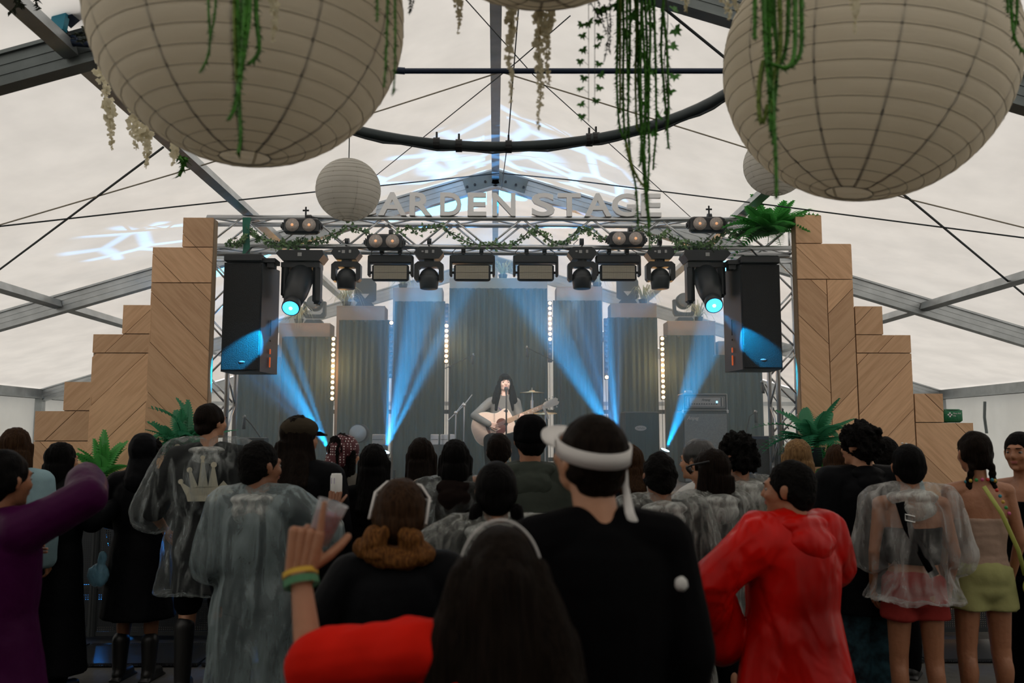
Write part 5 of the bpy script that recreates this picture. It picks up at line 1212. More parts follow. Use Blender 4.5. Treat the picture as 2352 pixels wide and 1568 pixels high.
P = std(142, 1014, 5.75, 'person with a black bob in a long black coat, holding a phone beside the ferns', [T_(hair, m='black', style='bob', L=.17), T_(coat, m=CB2, hem=.12, inf=.035, flare=.55), T_(pants), T_(shoes)],
    rz=-.45, skin='light', J=dict(el_r=(.24,.06,1.05), wr_r=(.17,.30,1.13), el_l=(-.2,.12,1.02), wr_l=(.08,.30,1.12)), fem=True)
t = P['t']
def held(P, name, label, cat, loc, build, rz=0):
    e = empty(name, P['t'].matrix_basis @ Vector(loc), P['rz']+rz, label, cat); build(e); return e
held(P, 'phone', 'small phone with a bright screen held by the person in the black bob', 'phone', (.15,.40,1.17), lambda e: (MB().rbox((0,0,0), (.07,.008,.14), .003).build('case', M_black, e), MB().box((0,-.005,0), (.062,.002,.125)).build('screen', emis('phone_screen', (.25,.6,.9), 1.6), e)))
e = empty('plastic_bag', U(227, 1310, 5.9), 0, 'pale blue clear plastic bag hanging beside the black coat', 'bag')
me = remesh(MB().ell((0,0,-.03), (.075,.04,.08)).ell((.02,0,.07), (.03,.02,.06)), .006, 2); displace(me, .008, 30, 3); put('pouch', me, plastic_film('bag_film', (.2,.45,.6), .45, .8, 9), e); MB().tube([(.02,0,.11),(.01,0,.17),(0,0,.2)], .005, 5).build('handle', FILMT, e)
# hooded coat
P = std(335, 996, 6.0, 'person in a black hooded knee-length coat seen from behind, bare calves', [T_(hood_up, m=CB2), T_(coat, m=CB2, hem=.40, inf=.04, flare=.4), T_(pants, length='shorts'), T_(shoes, shaft=.16, name='boot')],
    rz=-.1, b=1.05, skin='tan', J=dict(el_l=(-.25,.03,1.05), wr_l=(-.15,.2,1.0), el_r=(.25,.03,1.05), wr_r=(.15,.2,1.0)))
me = remesh(MB().ell(P['hc']+V(.07,.0,.03), (.035,.05,.07)), .008, 1); displace(me, .012, 60, 3); put('fur_trim', me, HM['curl'], P['t'])
# crown print man
def crown(P):
    J = P['J']; y = J['chest'].y-.182; z = J['chest'].z; pr = MB()
    poly = [(-.09,-.10),(.09,-.10),(.10,-.06),(.19,-.05),(.12,.04),(.09,-.0),(.065,.14),(.05,.14),(.03,-.0),(.0,.19),(-.015,.19),(-.03,.0),(-.075,.11),(-.09,.105),(-.075,-.01),(-.13,.03),(-.14,.02),(-.10,-.06)]
    o = pr.add([(x-.0, y+.9*x*x, z+zz*.9-.02) for x, zz in poly]+[(x, y+.9*x*x+.002, z+zz*.9-.02) for x, zz in poly], [tuple(range(17,-1,-1)), tuple(range(18,36))]).build('crown_print', mat('cream_print', (.55,.52,.40), .8), P['t'])
    for (x, zz, r) in ((.06,.15,.018),(-.008,.2,.014),(-.085,.115,.017),(-.137,.035,.016)): MB().lathe([(0,0),(r,0),(r,.003),(0,.003)], 16, (x, y+.9*x*x+.001, z+zz*.9-.02), Matrix.Rotation(R(90), 3, 'X')).build('crown_ball', MATS['cream_print'], o)
P = std(487, 918, 5.7, 'tall man in a clear poncho, cream crown printed on his black top', [T_(hair, m='dark', style='short', amp=.007, f=26), T_(top, m=CB, hem=.62, inf=.03, name='long_top', sleeve='elbow', fold=.005), extra(crown), T_(poncho, m=FILM, hem=.62, flare=.35, inf=.075, fold=.01), T_(pants, length='knee', name='shorts'), T_(shoes, shaft=.30, name='boot')],
    rz=.12, b=1.05, skin='light', hp=(.05,0,-.75), J=dict(el_l=(-.34,.0,1.12), wr_l=(-.30,.15,1.0), el_r=(.28,.1,1.18), wr_r=(.12,.34,1.25)), vox=.0095)
# frosted poncho man
P = std(600, 1012, 4.35, 'short-haired man in a frosted knee-length poncho with his face turned right', [T_(hair, m='curl', style='short', amp=.003, f=60), T_(top, m=CN, inf=.02, fold=.004), T_(poncho, m=FILM2, hem=.28, flare=.38, inf=.06, fold=.014, sl='elbow'), T_(pants, m=CN), T_(shoes)],
    rz=-.1, b=1.0, skin='tan', hp=(0,0,-.65), hs=1.03, J=dict(el_r=(.28,.10,1.12), wr_r=(.29,.28,1.23)), vox=.0095, hands=dict(r=dict(d=V(.05,.3,1), nrm=V(-.2,1,0), side=-1, curl=(.7,.7,.75,.8), thumb=.6, thumb_curl=.5)))
cp = P['t'].matrix_basis @ (P['J']['wr_r']+V(0,.045,.09))
e = empty('drink_can', (cp.x, cp.y, cp.z-.04), 0, 'white drink can with a small purple mark held up left of centre', 'can')
MB().lathe([(.0,0),(.024,0),(.031,.01),(.031,.108),(.026,.118),(.026,.122),(.022,.12),(0,.119)], 20).build('can_body', M_wht, e, True); MB().lathe([(0,.1191),(.022,.1191),(0,.1205)], 14).build('lid', M_chr, e, True)
MB().add([(-.022+.0,-.0225,.07),(-.004,-.0312,.07),(-.004,-.0312,.1),(-.022,-.0225,.1)], [(0,1,2,3)]).build('mark', mat('purple_mark', (.12,.02,.3), .5), e)
# cap and long hair
std(690, 948, 4.85, 'person with long wavy dark hair under an olive peaked cap and a black jacket', [T_(hair, m='dark', style='long', L=.33, amp=.007, f=22, w=1.1), T_(cap_hat, m=cloth('olive_cap', (.045,.036,.024)), yaw=-.0), T_(top, m=CB2, inf=.035, hem=.7, fold=.008), T_(pants), T_(shoes)], rz=-.15, b=1.08, skin='light', hp=(0,0,-.6))
# polka dot headscarf
pdm = bpy.data.materials.new('polka_dot_scarf'); pdm.use_nodes = True; nt = pdm.node_tree; N = nt.nodes; L = nt.links; b_ = N['Principled BSDF']; b_.inputs['Roughness'].default_value = .7
tc = N.new('ShaderNodeTexCoord'); vo = N.new('ShaderNodeTexVoronoi'); vo.inputs['Scale'].default_value = 62; vo.inputs['Randomness'].default_value = .12; L.new(tc.outputs['Object'], vo.inputs['Vector'])
lt = N.new('ShaderNodeMath'); lt.operation = 'LESS_THAN'; lt.inputs[1].default_value = .27; L.new(vo.outputs['Distance'], lt.inputs[0]); mx = N.new('ShaderNodeMix'); mx.data_type = 'RGBA'; mx.inputs[6].default_value = (.07,.008,.013,1); mx.inputs[7].default_value = (.75,.68,.68,1); L.new(lt.outputs[0], mx.inputs[0]); L.new(mx.outputs[2], b_.inputs['Base Color'])
def scarf(P):
    T = lambda *a: P['hc']+P['Mh']@V(*a); me = remesh(MB().ell(T(0,-.01,.03), (.093,.112,.1), P['Mh']).ell(T(0,-.06,-.03), (.075,.07,.085), P['Mh']).cap(T(0,-.10,-.06), T(-.02,-.12,-.17), .05, .018), .0085, 2); displace(me, .003, 18, 2); put('headscarf', me, pdm, P['t'])
std(790, 996, 5.5, 'person in a maroon headscarf with white dots above dark curls and a greige jacket', [extra(scarf), T_(hair, m='curl', style='long', L=.27, amp=.012, f=34, w=.8), T_(top, m=CGB, inf=.035, fold=.009), T_(pants), T_(shoes)], rz=-.2, skin='light', hp=(0,0,-.5), fem=True)
std(859, 1018, 5.2, 'person with long sleek black hair and a black top right of the headscarf', [T_(hair, m='black', style='long', L=.34, w=.93), T_(top, m=CB, inf=.02), T_(pants), T_(shoes)], skin='light', fem=True)
stripe = bpy.data.materials.new('striped_knit'); stripe.use_nodes = True; N = stripe.node_tree.nodes; L = stripe.node_tree.links; tc = N.new('ShaderNodeTexCoord'); wv = N.new('ShaderNodeTexWave'); wv.bands_direction = 'Z'; wv.inputs['Scale'].default_value = 9; wv.inputs['Distortion'].default_value = 1.5; L.new(tc.outputs['Object'], wv.inputs[0]); rp = N.new('ShaderNodeValToRGB'); rp.color_ramp.interpolation = 'CONSTANT'; rp.color_ramp.elements[0].color = (.006,.006,.007,1); rp.color_ramp.elements[1].position = .72; rp.color_ramp.elements[1].color = (.45,.42,.33,1); L.new(wv.outputs[0], rp.inputs[0]); L.new(rp.outputs[0], N['Principled BSDF'].inputs['Base Color'])
def offsh(P):
    J = P['J']; s = P['s']; rr = [(V(0,-.005,z*s), rx*s, ry*s) for z, rx, ry in ((1.0,.17,.12),(1.2,.18,.13),(1.32,.215,.14),(1.39,.222,.12))]
    me = remesh(MB().loft(rr, 24), .009, 2); displace(me, .006, 20, 3, 2, (.5,.5,2)); put('off_shoulder_top', me, stripe, P['t'])
std(968, 1003, 5.5, 'person with straight dark brown hair in a black and cream striped off-shoulder top', [T_(hair, m='dark', style='long', L=.30, w=.85), T_(top, m=CB, inf=.012, sleeve='none', hem=.9, name='vest'), extra(offsh), T_(pants), T_(shoes)], rz=-.1, skin='light', fem=True, vox=.01)
# beanie-like straight hair, brown hood and clear poncho
std(1046, 1007, 5.0, 'person with a smooth black bob and brown fleece hood under a clear poncho', [T_(hair, m='black', style='bob', L=.17, w=.9), T_(top, m=CBR, inf=.03), T_(hood_down, m=CBR, big=1.1), T_(poncho, m=FILM, hem=.65, hood=None, inf=.065), T_(pants), T_(shoes)], skin='mid', fem=True)
std(1146, 992, 5.9, 'person with short dark hair and bare shoulders right in front of the singer', [T_(hair, m='dark', style='short', amp=.003), T_(strapless, m=CB, z0=.8, z1=1.18), T_(pants), T_(shoes)], skin='mid', fem=True, b=1.0)
# beanie + khaki
def refl(P):
    J = P['J']; rr = torso_rings(J, P['s'], P['b'], .047); z = J['chest'].z-.02; r = [q for q in rr if q[0].z >= z-.06][0]
    MB().loft([(V(0,0,z-.014), r[1]+.012, r[2]+.018), (V(0,0,z+.014), r[1]+.012, r[2]+.018)], 28).build('reflective_strip', mat('reflective_tape', (.45,.46,.42), .5), P['t'], True)
P = std(1216, 950, 4.6, 'person in a black knitted beanie and khaki green hooded rain jacket with a pale strip', [T_(beanie), T_(hair, m='black', style='short'), T_(top, m=CK, inf=.04, fold=.010, ff=7), T_(hood_down, m=CK, big=1.3), extra(refl), T_(pants), T_(shoes)], b=1.05, skin='mid', hp=(0,0,.2))
# sunglasses woman
M_whp = mat('white_frame', (.72,.70,.68), .35)
def shades_big(P):
    M = P['Mh'] @ Matrix.Rotation(.12, 3, 'X'); T = lambda *a: P['hc']+M@V(*a); z = .108
    fr = [T(-.09,-.05,-.01), T(-.088,.0,z-.035), T(-.055,.01,z+.002), T(0,.012,z+.008), T(.055,.01,z+.002), T(.088,.0,z-.035), T(.09,-.05,-.01)]
    o = MB().tube(fr, .0055, 8).tube([T(-.094,.02,z-.045), T(-.05,.035,z-.03), T(0,.03,z-.012), T(.05,.035,z-.03), T(.094,.02,z-.045)], .004, 8).build('sunglasses', M_whp, P['t'], True)
    for q in (-1, 1): MB().add([T(q*.09,.012,z-.02), T(q*.01,.02,z+.008), T(q*.01,.03,z-.02), T(q*.085,.022,z-.04)], [(0,1,2,3)]).build('dark_lens', M_black, o)
std(918, 1100, 2.85, 'person with auburn low buns and white-framed sunglasses on top', [T_(hair, m='brown', style='short', amp=.002, vox=.006), (lambda P: hair2(P), {}), extra(shades_big), T_(top, m=CB2, inf=.04, fold=.008), T_(pants), T_(shoes)], rz=0, skin='mid', hp=(-.25,.10,0), hs=1.02, fem=True, J=dict(wr_l=(-.12,.22,.95), wr_r=(.12,.22,.95), el_l=(-.24,0,1.0), el_r=(.24,0,1.0))) if False else None
def hair2(P, **k):
    T = lambda *a: P['hc']+P['Mh']@V(*a); mb = MB()
    for q in (-1, 1):
        mb.ell(T(q*.055,-.085,-.075), (.04,.035,.035), P['Mh']); mb.ell(T(q*.085,-.065,-.105), (.042,.035,.04), P['Mh']); mb.cap(T(q*.03,-.10,-.055), T(q*.075,-.09,-.11), .02, .028)
    mb.cap(T(-.06,-.09,-.13), T(.06,-.09,-.13), .03, .03)
    me = remesh(mb, .006, 1); displace(me, .008, 30, 4, 3); put('hair_buns', me, HM['auburn'], P['t'])
std(918, 1104, 2.85, 'person with auburn low buns and white-framed sunglasses on top', [T_(hair, m='brown', style='short', amp=.002, vox=.006), T_(hair2), extra(shades_big), T_(top, m=CB2, inf=.04, fold=.008), T_(pants), T_(shoes)], skin='mid', hp=(-.2,.10,0), hs=1.0, fem=True, J=dict(wr_l=(-.12,.22,.95), wr_r=(.12,.22,.95), el_l=(-.24,0,1.0), el_r=(.24,0,1.0)))
# pigtails
def ties(P):
    for q in (-1, 1):
        MB().ell(P['hc']+P['Mh']@V(q*.072,-.075,-.055), (.013,.013,.011)).build('hair_tie', mat('red_hair_tie', (.55,.01,.03), .5), P['t'], True)
        me = remesh(MB().cap(P['hc']+V(q*.078,-.08,-.06), P['hc']+V(q*.095,-.03,-.20), .026, .034).cap(P['hc']+V(q*.095,-.03,-.20), P['hc']+V(q*.10,.01,-.36), .034, .018), .008, 1); displace(me, .003, 30, 4, 2, (2,2,.2)); put('pigtail', me, HM['black'], P['t'])
std(1140, 1060, 3.5, 'person with a centre parting and two dark pigtails tied with red bands', [T_(hair, m='black', style='short', amp=.0015), extra(ties), T_(top, m=CB2, inf=.03), T_(poncho, m=FILMT, hem=.6, hood='down', inf=.06, flare=.3), T_(pants), T_(shoes)], skin='mid', fem=True, b=1.0, J=dict(el_l=(-.32,.0,1.08), wr_l=(-.26,.12,.98)))
# second poncho person just left of the pigtails (low shoulder)
# small figures right of the visor man
std(1447, 1020, 5.4, 'person with straight dark blonde hair and a black jacket, half hidden behind the visor man', [T_(hair, m='brown', style='long', L=.2, w=.9), T_(top, m=CN, inf=.03), T_(pants), T_(shoes)], skin='light', fem=True)
std(1514, 1038, 4.4, 'man with short tousled black hair in a crinkled clear poncho right of the visor man', [T_(hair, m='curl', style='short', amp=.006, f=40), T_(top, m=CB, inf=.02), T_(poncho, m=FILMT, hem=.35, inf=.06, flare=.35), T_(pants, m=CBR), T_(shoes)], b=1.08, skin='tan', rz=.05, hs=.98)
std(1604, 1010, 5.2, 'person in a black see-through rain hat and white top lifting a phone', [T_(hair, m='black', style='short'), T_(beanie, m=plastic_film('black_film', (.06,.06,.06), .5, .95, 9), name='rain_hat'), T_(top, m=CWH, inf=.02), T_(pants), T_(shoes)], rz=.9, skin='light', fem=True, J=dict(el_l=(-.16,.2,1.1), wr_l=(-.08,.26,1.32)))
std(1632, 1030, 4.7, 'person with dark auburn hair and black sunglasses on top, looking left', [T_(hair, m='dark', style='bob', L=.13), (shades_up, dict(m=M_black, z=.06)), T_(top, m=CB, inf=.02), T_(poncho, m=FILMT, hem=.6, inf=.05, hood='down'), T_(pants), T_(shoes)], rz=.35, skin='light', fem=True, hp=(0,0,.5))
std(1692, 998, 4.9, 'person with big curly black hair in a crinkled poncho over a patterned top', [T_(hair, m='curl', style='curly', amp=.010, f=32), T_(top, m=CPRINT, inf=.025), T_(poncho, m=FILMT, hem=.85, inf=.055), T_(pants), T_(shoes)], rz=.25, skin='mid', hp=(0,0,.35), b=1.0)
std(1830, 1006, 5.5, 'person with straight blonde hair and a bare arm near the right ferns', [T_(hair, m='blonde', style='bob', L=.19, w=1.05), T_(strapless, m=cloth('pink_top', (.5,.2,.18)), z0=.8, z1=1.25), T_(pants), T_(shoes)], skin='pale', fem=True, J=dict(sh_r=(.21,-.01,1.30), el_r=(.27,.0,1.04), wr_r=(.2,.2,1.1)))
# red poncho
P = std(1812, 1058, 3.65, 'man with short black hair in a glossy red rain poncho, face turned left', [T_(hair, m='curl', style='short', amp=.004, f=50), T_(top, m=CREDV, hem=.30, inf=.066, flare=.6, fold=.016, crease=.020, ff=2.6, name='red_poncho', sleeve='long', vox=.011), T_(hood_down, m=CREDV, big=1.35), T_(pants), T_(shoes)],
    rz=.45, b=1.02, skin='mid', hp=(0,0,.55), vox=.0095, J=dict(el_l=(-.34,.10,1.02), wr_l=(-.22,.18,.76), el_r=(.26,.05,1.05), wr_r=(.15,.2,.95)))
# curly black jacket
std(1972, 972, 5.0, 'person with curly black mop hair, long black jacket and blue patterned trousers', [T_(hair, m='curl', style='curly', amp=.012, f=30), T_(top, m=CB2, hem=.62, inf=.055, flare=.12), T_(hood_down, m=CB2), T_(pants, m=CBLUEP, inf=.05, length='crop'), T_(shoes)], b=1.12, skin='light', hp=(0,0,.5), rz=.1)
std(2036, 1001, 6.0, 'man with short dark hair and a pale blue top looking right behind the curly-haired person', [T_(hair, m='curl', style='short'), T_(top, m=CBL, inf=.02), T_(pants), T_(shoes)], rz=-.6, skin='light', hp=(0,0,-.4))
std(1922, 1020, 6.2, 'small person with smooth brown hair between the fern and the curly-haired person', [T_(hair, m='brown', style='bob', L=.16), T_(top, m=CWH, inf=.02), T_(pants), T_(shoes)], skin='light', fem=True)
def pins(P):
    for k in range(5): MB().ell(P['hc']+P['Mh']@V(-.03+.02*k,-.03-.0*k,.128-.002*k*k), (.007,.005,.004)).build('hair_pin', M_chr, P['t'], True)
def harness(P):
    z = P['J']['chest'].z; MB().tube([V(-.09,-.135,z+.15), V(-.06,-.15,z+.02), V(-.0,-.15,z-.1), V(.06,-.14,z-.22)], [(.006,.028)]*4, 6).build('bag_strap', CB, P['t'], True)
    MB().tube([V(-.075,-.158,z+.06), V(-.03,-.162,z+.05), V(-.03,-.162,z+.08), V(-.075,-.158,z+.09), V(-.075,-.158,z+.06)], .004, 6).build('buckle', M_chr, P['t'])
std(2084, 1018, 4.65, 'black-haired person with bare back under a clear poncho, and red shorts', [T_(hair, m='black', style='short', amp=.002), extra(pins), T_(strapless, m=CB, z0=.93, z1=1.12), extra(harness), T_(poncho, m=plastic_film('thin_film', (.6,.6,.58), .06, .6, 6, (2,2,.4)), hem=.75, inf=.06), T_(pants, m=CRS, length='shorts', name='shorts'), T_(shoes)], skin='mid', fem=True, rz=-.15, vox=.0095, b=1.02)
def bag(P):
    J = P['J']; z = J['chest'].z
    pts = [V(-.02,-.105,J['neck'].z-.01), V(.05,-.135,z+.03), V(.13,-.13,z-.16), V(.2,-.06,z-.30)]
    MB().tube(pts, [(.003,.011)]*4, 8).build('bag_strap', CLIME, P['t'], True)
def neckl(P):
    J = P['J']; cols = [(.5,.03,.02),(.02,.2,.25),(.55,.35,.05),(.02,.25,.06),(.5,.08,.2)]
    pts = [V(.085*math.sin(a)*1.0, -.02-.07*math.cos(a), J['neck'].z+.005+.02*math.cos(a)) for a in [k*.35-1.6 for k in range(10)]]+[V(.03+.012*k,-.115-.004*k,J['neck'].z-.03*k) for k in range(1,6)]
    for k, p in enumerate(pts): MB().ell(p, (.010,.009,.010), n=8, m=6).build('bead', mat('bead_%d' % (k % 5), cols[k % 5], .4), P['t'], True)
CLIME = mat('lime_leather', (.42,.46,.10), .45)
P = std(2236, 986, 4.75, 'person with two dark braids, bead necklace, beige strapless top and pale yellow shorts', [T_(hair, m='dark', style='braids', amp=.003), T_(strapless, m=CBEI, z0=.86, z1=1.16), extra(neckl), extra(bag), T_(pants, m=CYEL, length='shorts', name='shorts', inf=.016), T_(shoes)], skin='mid', fem=True, vox=.009, b=.98)
e = empty('shoulder_bag', P['t'].matrix_basis @ (V(.225,-.08,P['J']['chest'].z-.36)), .3, 'small lime green shoulder bag on the hip of the person in yellow shorts', 'bag')
me = remesh(MB().ell((0,0,0), (.06,.035,.055)).ell((.03,0,-.02), (.05,.034,.045)), .006, 2); put('pouch', me, CLIME, e); MB().tube([(-.06,-.02,.02),(0,-.038,.035),(.06,-.02,.01)], .003, 5).build('zip', M_chr, e)
std(2342, 988, 5.1, 'person in a black vest with pulled-back hair at the right edge', [T_(hair, m='black', style='short', amp=.0015), T_(strapless, m=CB, z0=.8, z1=1.22), T_(pants), T_(shoes), (lambda P: [MB().tube([V(q*.075,-.09,1.18*P['s']), V(q*.09,-.05,1.42*P['s']), V(q*.08,.06,1.38*P['s']), V(q*.07,.115,1.2*P['s'])], .012, 6).build('shoulder_strap', CB, P['t'], True) for q in (-1, 1)], {})],
    rz=2.0, skin='mid', fem=True, vox=.0085, hp=(0,0,.25), J=dict(el_r=(.26,.0,1.08), wr_r=(.1,.2,1.05)))
# ---------------------------------------------------------------- visor man
P = std(1352, 934, 2.2, 'man in a white sun visor and plain black top close to the camera', [], rz=0) if False else None
pos, H = at(1375, 934, 2.2, .015)
J = joints(H, 1.0, head=(-.022,.03,1.628*H/1.75), neck=(.0,-.01,1.45*H/1.75))
def visor(P):
    ring_band(P, M_vis, .083, .103, .012, .052, -.12, 0, 'visor_band', th=.006)
    M = P['Mh']; vs = []
    for k in range(15):
        a = R(-80+160*k/14); vs.append(P['hc']+M@V(math.sin(a)*.088, .02+.062*math.cos(a), .03)); vs.append(P['hc']+M@V(math.sin(a)*.084, .05+.115*math.cos(a), .018))
    fs = [(2*k, 2*k+1, 2*k+3, 2*k+2) for k in range(14)]; o = MB().add(vs+[v+V(0,0,.006) for v in vs], fs+[tuple(i+30 for i in reversed(f)) for f in fs]+[(2*k+1, 2*k+31, 2*k+33, 2*k+3) for k in range(14)]).build('visor_brim', M_vis, P['t'], True)
    MB().tube([P['hc']+M@V(.06,-.075,.0), P['hc']+M@V(.065,-.085,-.05), P['J']['neck']+V(.06,-.05,.04), P['J']['neck']+V(.075,-.055,.0)], [(.003,.008),(.003,.009),(.003,.012),(.003,.013)], 8).build('visor_tail', M_vis, P['t'], True)
M_vis = mat('white_visor', (.66,.64,.62), .7)
P = person(pos, 'man in a white sun visor and plain black top close to the camera', J, H, .12, 1.02, 'light', (.40,-.14,.50), .98, [T_(hair, m='dark', style='short', amp=.0016, vox=.006), extra(visor), T_(top, m=CB, sleeve='long', inf=.026, fold=.005, name='black_top', vox=.009), T_(pants), T_(shoes)], vox=.007)
e = empty('white_pompom', U(1565, 1341, 2.05), 0, 'small round white pompom on the black sleeve of the visor man', 'pompom'); me = remesh(MB().ell((0,0,0), (.015,.015,.017)), .003, 1); displace(me, .0015, 300, 3); put('ball', me, CWH, e)
# ---------------------------------------------------------------- red t-shirt woman with raised hand
YR_ = 1.9; pos, H = at(1150, 1218, YR_, .01); s = 1.45/1.75
J = joints(H, 1.0)
loc = lambda px, py, Y: Matrix.Translation(-pos) @ U(px, py, Y)
J['sh_l'] = loc(945, 1490, 1.92); J['el_l'] = loc(712, 1525, 2.02); J['wr_l'] = loc(690, 1318, 2.10); J['sh_r'] = Vector((.10,.0,J['sh_l'].z)); J['el_r'] = Vector((.13,.08,J['sh_l'].z-.27)); J['wr_r'] = Vector((.05,.25,J['sh_l'].z-.30)); J['neck'] = Vector((.0,.0,J['head'].z-.15)); J['chest'] = Vector((-.02,0,J['neck'].z-.2))
def hband(P): ring_band(P, M_vis, .094, .132, -.02, .0, R(75), 0, 'headband', arc=(12, 168), th=.004, c=(0,.002,-.0))
def wrist(P):
    w, el = P['J']['wr_l'], P['J']['el_l']; d = (w-el).normalized()
    for k, (mm, off, h) in enumerate(((mat('yellow_band', (.55,.33,.02), .6), .0, .012), (mat('green_band', (.03,.16,.06), .5), -.02, .018))):
        c = w+d*off; o = MB().tube([c-d*h*.5, c+d*h*.5], .041, 20, cap=False).build('wristband', mm, P['t'], True); o['label'] = ('yellow' if k == 0 else 'green patterned')+' wristband'
def sidehair(P):
    mb = MB(); hc = P['hc']
    mb.cap(hc+V(-.06,-.02,.0), hc+V(-.10,-.03,-.15), .06, .06); mb.cap(hc+V(-.10,-.03,-.15), hc+V(-.12,-.04,-.36), .06, .04); mb.cap(hc+V(.05,-.02,0), hc+V(.10,-.03,-.15), .06, .07); mb.cap(hc+V(.10,-.03,-.15), hc+V(.16,-.06,-.42), .07, .09); mb.cap(hc+V(0,-.05,0), hc+V(0,-.07,-.4), .085, .09)
    me = remesh(mb, .009, 1); displace(me, .012, 14, 7, 3, (1.8,1.8,.25)); put('long_hair', me, HM['dark'], P['t'])
P = person(pos, 'woman in a red t-shirt with a white headband raising one finger, cup in hand', J, H*1.12, 0, .98, 'mid', (0,0,0), .95, [T_(hair, m='dark', style='short', amp=.002), extra(sidehair), extra(hband), T_(top, m=CRED, sleeve='elbow', inf=.024, fold=.013, name='t_shirt', vox=.009, hem=.75), extra(wrist), T_(pants), T_(shoes)],
    vox=.0065, fem=False, hands=dict(l=dict(d=V(.12,.05,1), nrm=V(.15,1,0), side=-1, curl=(.0,.95,1.0,1.05), sc=1.12, thumb=.85, thumb_curl=.35, spread=.03)))
w = P['J']['wr_l']; wc = P['t'].matrix_basis @ w
e = empty('plastic_cup', wc+V(.05,.03,.115), 0, 'clear plastic cup with red drink held in the raised hand', 'cup'); e.rotation_euler = (0, .35, 0)
MB().lathe([(.026,-.05),(.027,-.05),(.036,.05),(.038,.052),(.035,.05),(.0258,-.048)], 28).build('cup_wall', plastic_film('cup_film', (.75,.75,.77), .18, .4, 9), e, True); MB().lathe([(0,-.048),(.0255,-.048),(.0325,.025),(0,.012)], 24).build('drink', mat('red_drink', (.30,.01,.02), .15), e, True)
# ---------------------------------------------------------------- SINGER
YS = 10.6; base = U(1155, 1000, YS); pos = Vector((base.x, YS, DZ))
def W2(px, py, Y=YS): q = U(px, py, Y)-pos; return Vector((-q.x, -q.y, q.z))
H = 1.66; zt_h = U(1160, 856, YS).z-DZ; dz = zt_h-(H+.02); s = H/1.75
hd = W2(1160, 886); hd.z = zt_h-.125
J = joints(H, .95, head=hd)
J['neck'] = Vector((hd.x*.7, 0, hd.z-.165)); J['chest'] = Vector((0,0,J['neck'].z-.20)); J['pel'] = Vector((0,-.02,J['neck'].z-.50))
J['sh_r'] = W2(1126, 923); J['sh_l'] = W2(1186, 924)
J['el_r'] = W2(1089, 955, YS-.19); J['wr_r'] = W2(1124, 974, YS-.26)
J['el_l'] = W2(1196, 962, YS-.05); J['wr_l'] = W2(1194, 968, YS-.24)
pz = J['pel'].z
for q, sx in (('l',-1),('r',1)):
    J['hp_'+q] = Vector((sx*.085,0,pz)); J['kn_'+q] = Vector((sx*.16,.40,pz-.02)); J['an_'+q] = Vector((sx*.15,.36,pz-.42 if q == 'l' else pz-.40))
P = person(pos, 'singer with black fringe and long hair in a grey long-sleeved top playing guitar on stage', J, H, math.pi, .95, 'pale', (.0,0,.12), .95,
    [T_(hair, m='black', style='bangs', L=.26, amp=.002, vox=.006), T_(top, m=CG, inf=.008, fold=.003, name='long_sleeved_top', vox=.008, hem=pz-.05), T_(pants, m=CB, name='trousers'), T_(shoes)],
    vox=.006, fem=True, hands=dict(r=dict(d=V(-.9,.02,-.25), nrm=V(0,-1,0), side=-1, curl=(.45,.5,.55,.6), thumb=.5), l=dict(d=V(-.35,.2,.8), nrm=V(.2,-1,0), side=-1, curl=(.8,.8,.8,.8), thumb=.6, thumb_curl=.4)))
e = empty('bar_stool', (pos.x, YS, DZ), 0, 'round black stool with brass legs under the singer', 'stool'); sz = pz-.12
MB().lathe([(0,0),(.16,0),(.17,.02),(.16,.045),(0,.05)], 24, (0,0,sz-.05)).build('seat', M_tolex, e, True)
for k in range(4): a = .785+k*1.571; MB().tube([(.1*math.cos(a),.1*math.sin(a),sz-.05),(.2*math.cos(a),.2*math.sin(a),0)], .012, 8).build('leg', M_brass, e)
MB().tube([(.17*math.cos(k*.5236),.17*math.sin(k*.5236),.2) for k in range(13)], .008, 6, cap=False).build('foot_ring', M_brass, e)
# guitar
M_top = mat('spruce_top', (.74,.60,.50), .3, 0, .05, 20, .12, 4, stretch=(1,1,14), coat=.4); M_side = mat('rosewood', (.10,.035,.02), .35, coat=.4); M_ivy_b = mat('binding', (.75,.7,.6), .5); M_neck = mat('maple_neck', (.55,.33,.17), .4); M_fb = mat('fretboard', (.42,.27,.15), .5)
gh = U(1152, 972, YS-.20); e = empty('acoustic_guitar', gh, 0, 'acoustic guitar with pale spruce top held by the singer', 'guitar'); ga = math.atan2(972-925, 1268-1152)
e.rotation_euler = (0, -ga, 0)
def outline():
    key = [(-.36,0),(-.35,.09),(-.30,.165),(-.215,.208),(-.12,.19),(-.05,.145),(.0,.132),(.05,.14),(.09,.148),(.125,.13),(.14,.08),(.145,.03)]; pts = key+[(x,-y) for x, y in reversed(key[1:])]
    out = []; n = len(pts)
    for i in range(n):
        p0, p1, p2, p3 = [pts[(i+k-1) % n] for k in range(4)]
        for j in range(4):
            t = j/4; out.append(tuple(.5*((2*p1[q])+(-p0[q]+p2[q])*t+(2*p0[q]-5*p1[q]+4*p2[q]-p3[q])*t*t+(-p0[q]+3*p1[q]-3*p2[q]+p3[q])*t**3) for q in (0, 1)))
    return out
OL = outline()[::-1]
MB().prism(OL, .0, .105).build('body', M_side, e); MB().prism(OL, -.004, .0).build('soundboard', M_top, e)
MB().tube([(x, -.004, z) for x, z in OL]+[(OL[0][0], -.004, OL[0][1])], .004, 5, cap=False).build('binding', M_ivy_b, e)
RX = Matrix.Rotation(R(90), 3, 'X')
MB().lathe([(0,0),(.052,0),(.052,.002),(0,.002)], 32, (0,-.005,0), RX).build('sound_hole', M_black, e); MB().lathe([(.053,0),(.062,0),(.062,.003),(.053,.003)], 32, (0,-.0045,0), RX).build('rosette', M_side, e)
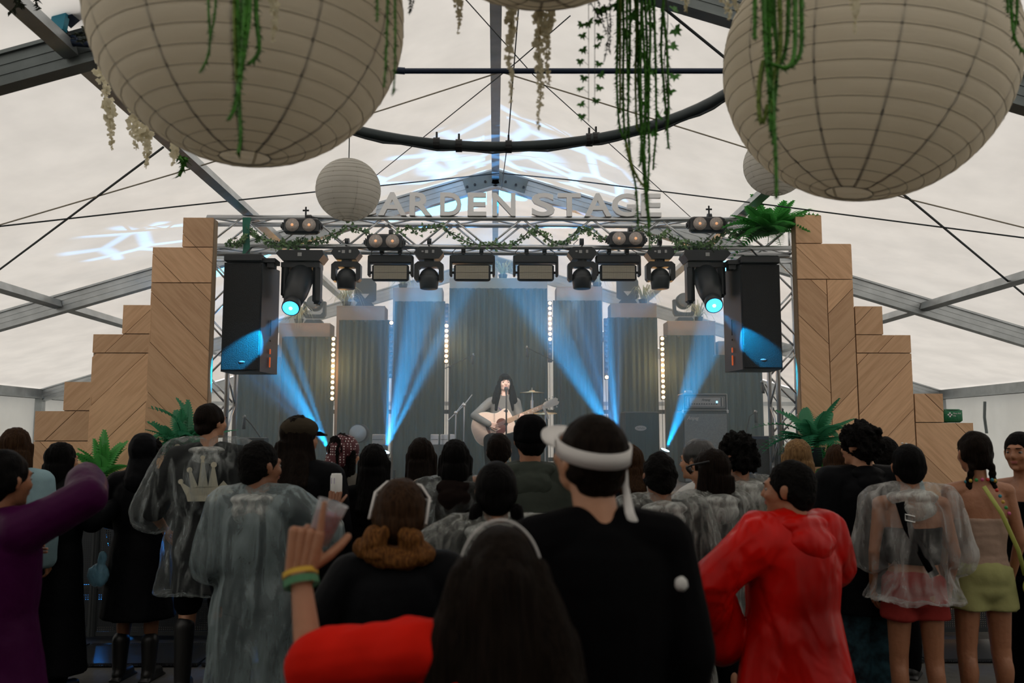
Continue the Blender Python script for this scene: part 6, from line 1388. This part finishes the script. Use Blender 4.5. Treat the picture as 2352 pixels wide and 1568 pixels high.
MB().prism([(-.02,-.055),(-.09,-.06),(-.14,-.13),(-.06,-.135),(.02,-.10),(.05,-.06)], -.0065, -.004).build('pickguard', mat('pickguard', (.09,.025,.02), .3), e)
MB().prism([(-.185,-.075),(-.165,-.08),(-.155,0),(-.165,.08),(-.185,.075),(-.195,0)], -.012, -.004).box((-.17,-.014,0), (.005,.006,.07)).build('bridge', M_side, e)
MB().box((.33,.01,0), (.42,.022,.05)).build('neck', M_neck, e); MB().box((.30,-.008,0), (.49,.008,.054)).build('fretboard', M_fb, e)
f = MB()
for k in range(17): x = .54-.62*(1-2**(-k/12)); f.box((x,-.013,0), (.003,.003,.054))
f.build('frets', M_chr, e)['kind'] = 'stuff'
for x in (.46,.40,.345,.25,.2): MB().box((x,-.0125,0), (.012,.002,.02)).build('inlay', M_ivy_b, e)
MB().prism([(.54,-.026),(.57,-.042),(.71,-.045),(.735,-.02),(.72,0),(.735,.02),(.71,.045),(.57,.042),(.54,.026)], -.008, .008).build('headstock', M_ivy_b, e)
for k in range(3):
    for q in (-1, 1): MB().tube([(.595+.045*k,0,q*.04),(.595+.045*k,0,q*.062)], .004, 6).ell((.595+.045*k,0,q*.066), (.01,.006,.008)).build('tuning_peg', M_chr, e, True)
for k in range(6): z = -.02+.008*k; MB().tube([(-.17,-.016,z),(.54,-.017,z*.85),(.60+.03*(k%3),-.012,z*1.2)], .0007, 4).build('string', M_chr, e)
MB().grid(lambda u, v: (.535+(u-.5)*.03, -.02, -.0-.16*v), 2, 8).xf(Matrix.Rotation(ga*0, 4, 'Y')).build('white_ribbon', CWH, e)
o = MB().tube([(.12,.05,.03),(.02,.12,.2),(-.03,.18,.26)], [(.004,.02)]*3, 6).build('strap', mat('purple_strap', (.10,.08,.16), .8), e)
t = empty('vocal_microphone_stand', (U(1163, 950, YS-.5).x, YS-.5, DZ), 0, 'straight black stand with vocal microphone in front of the singer', 'microphone stand')
mz = U(1161, 893, YS-.5).z-DZ
MB().lathe([(0,0),(.13,0),(.12,.02),(.02,.03),(0,.03)], 24).build('base', M_black2, t, True); MB().tube([(0,0,.02),(0,0,mz-.03)], .009, 8).build('pole', M_black2, t)
for z in (mz-.42, mz-.27): MB().tube([(0,0,z),(0,0,z+.03)], .016, 8).tube([(0,0,z+.015),(-.03,0,z+.015)], .007, 6).build('clutch', M_black, t)
MB().tube([(0,0,mz-.06),(0,.06,mz-.01),(0,.11,mz+.005)], [.011,.014,.018], 10).build('microphone', M_black, t, True); MB().ell((0,.13,mz+.008), .026).build('grille_ball', mat('mic_grille', (.12,.12,.12), .4, .6), t, True)
P0 = pos
# front light on the singer from the two inner moving heads
for px in (986, 1336): spot(U(px, 678, 8.55), (base.x, YS, 2.0), 26, 170, .7, .05, (1,.9,.82))
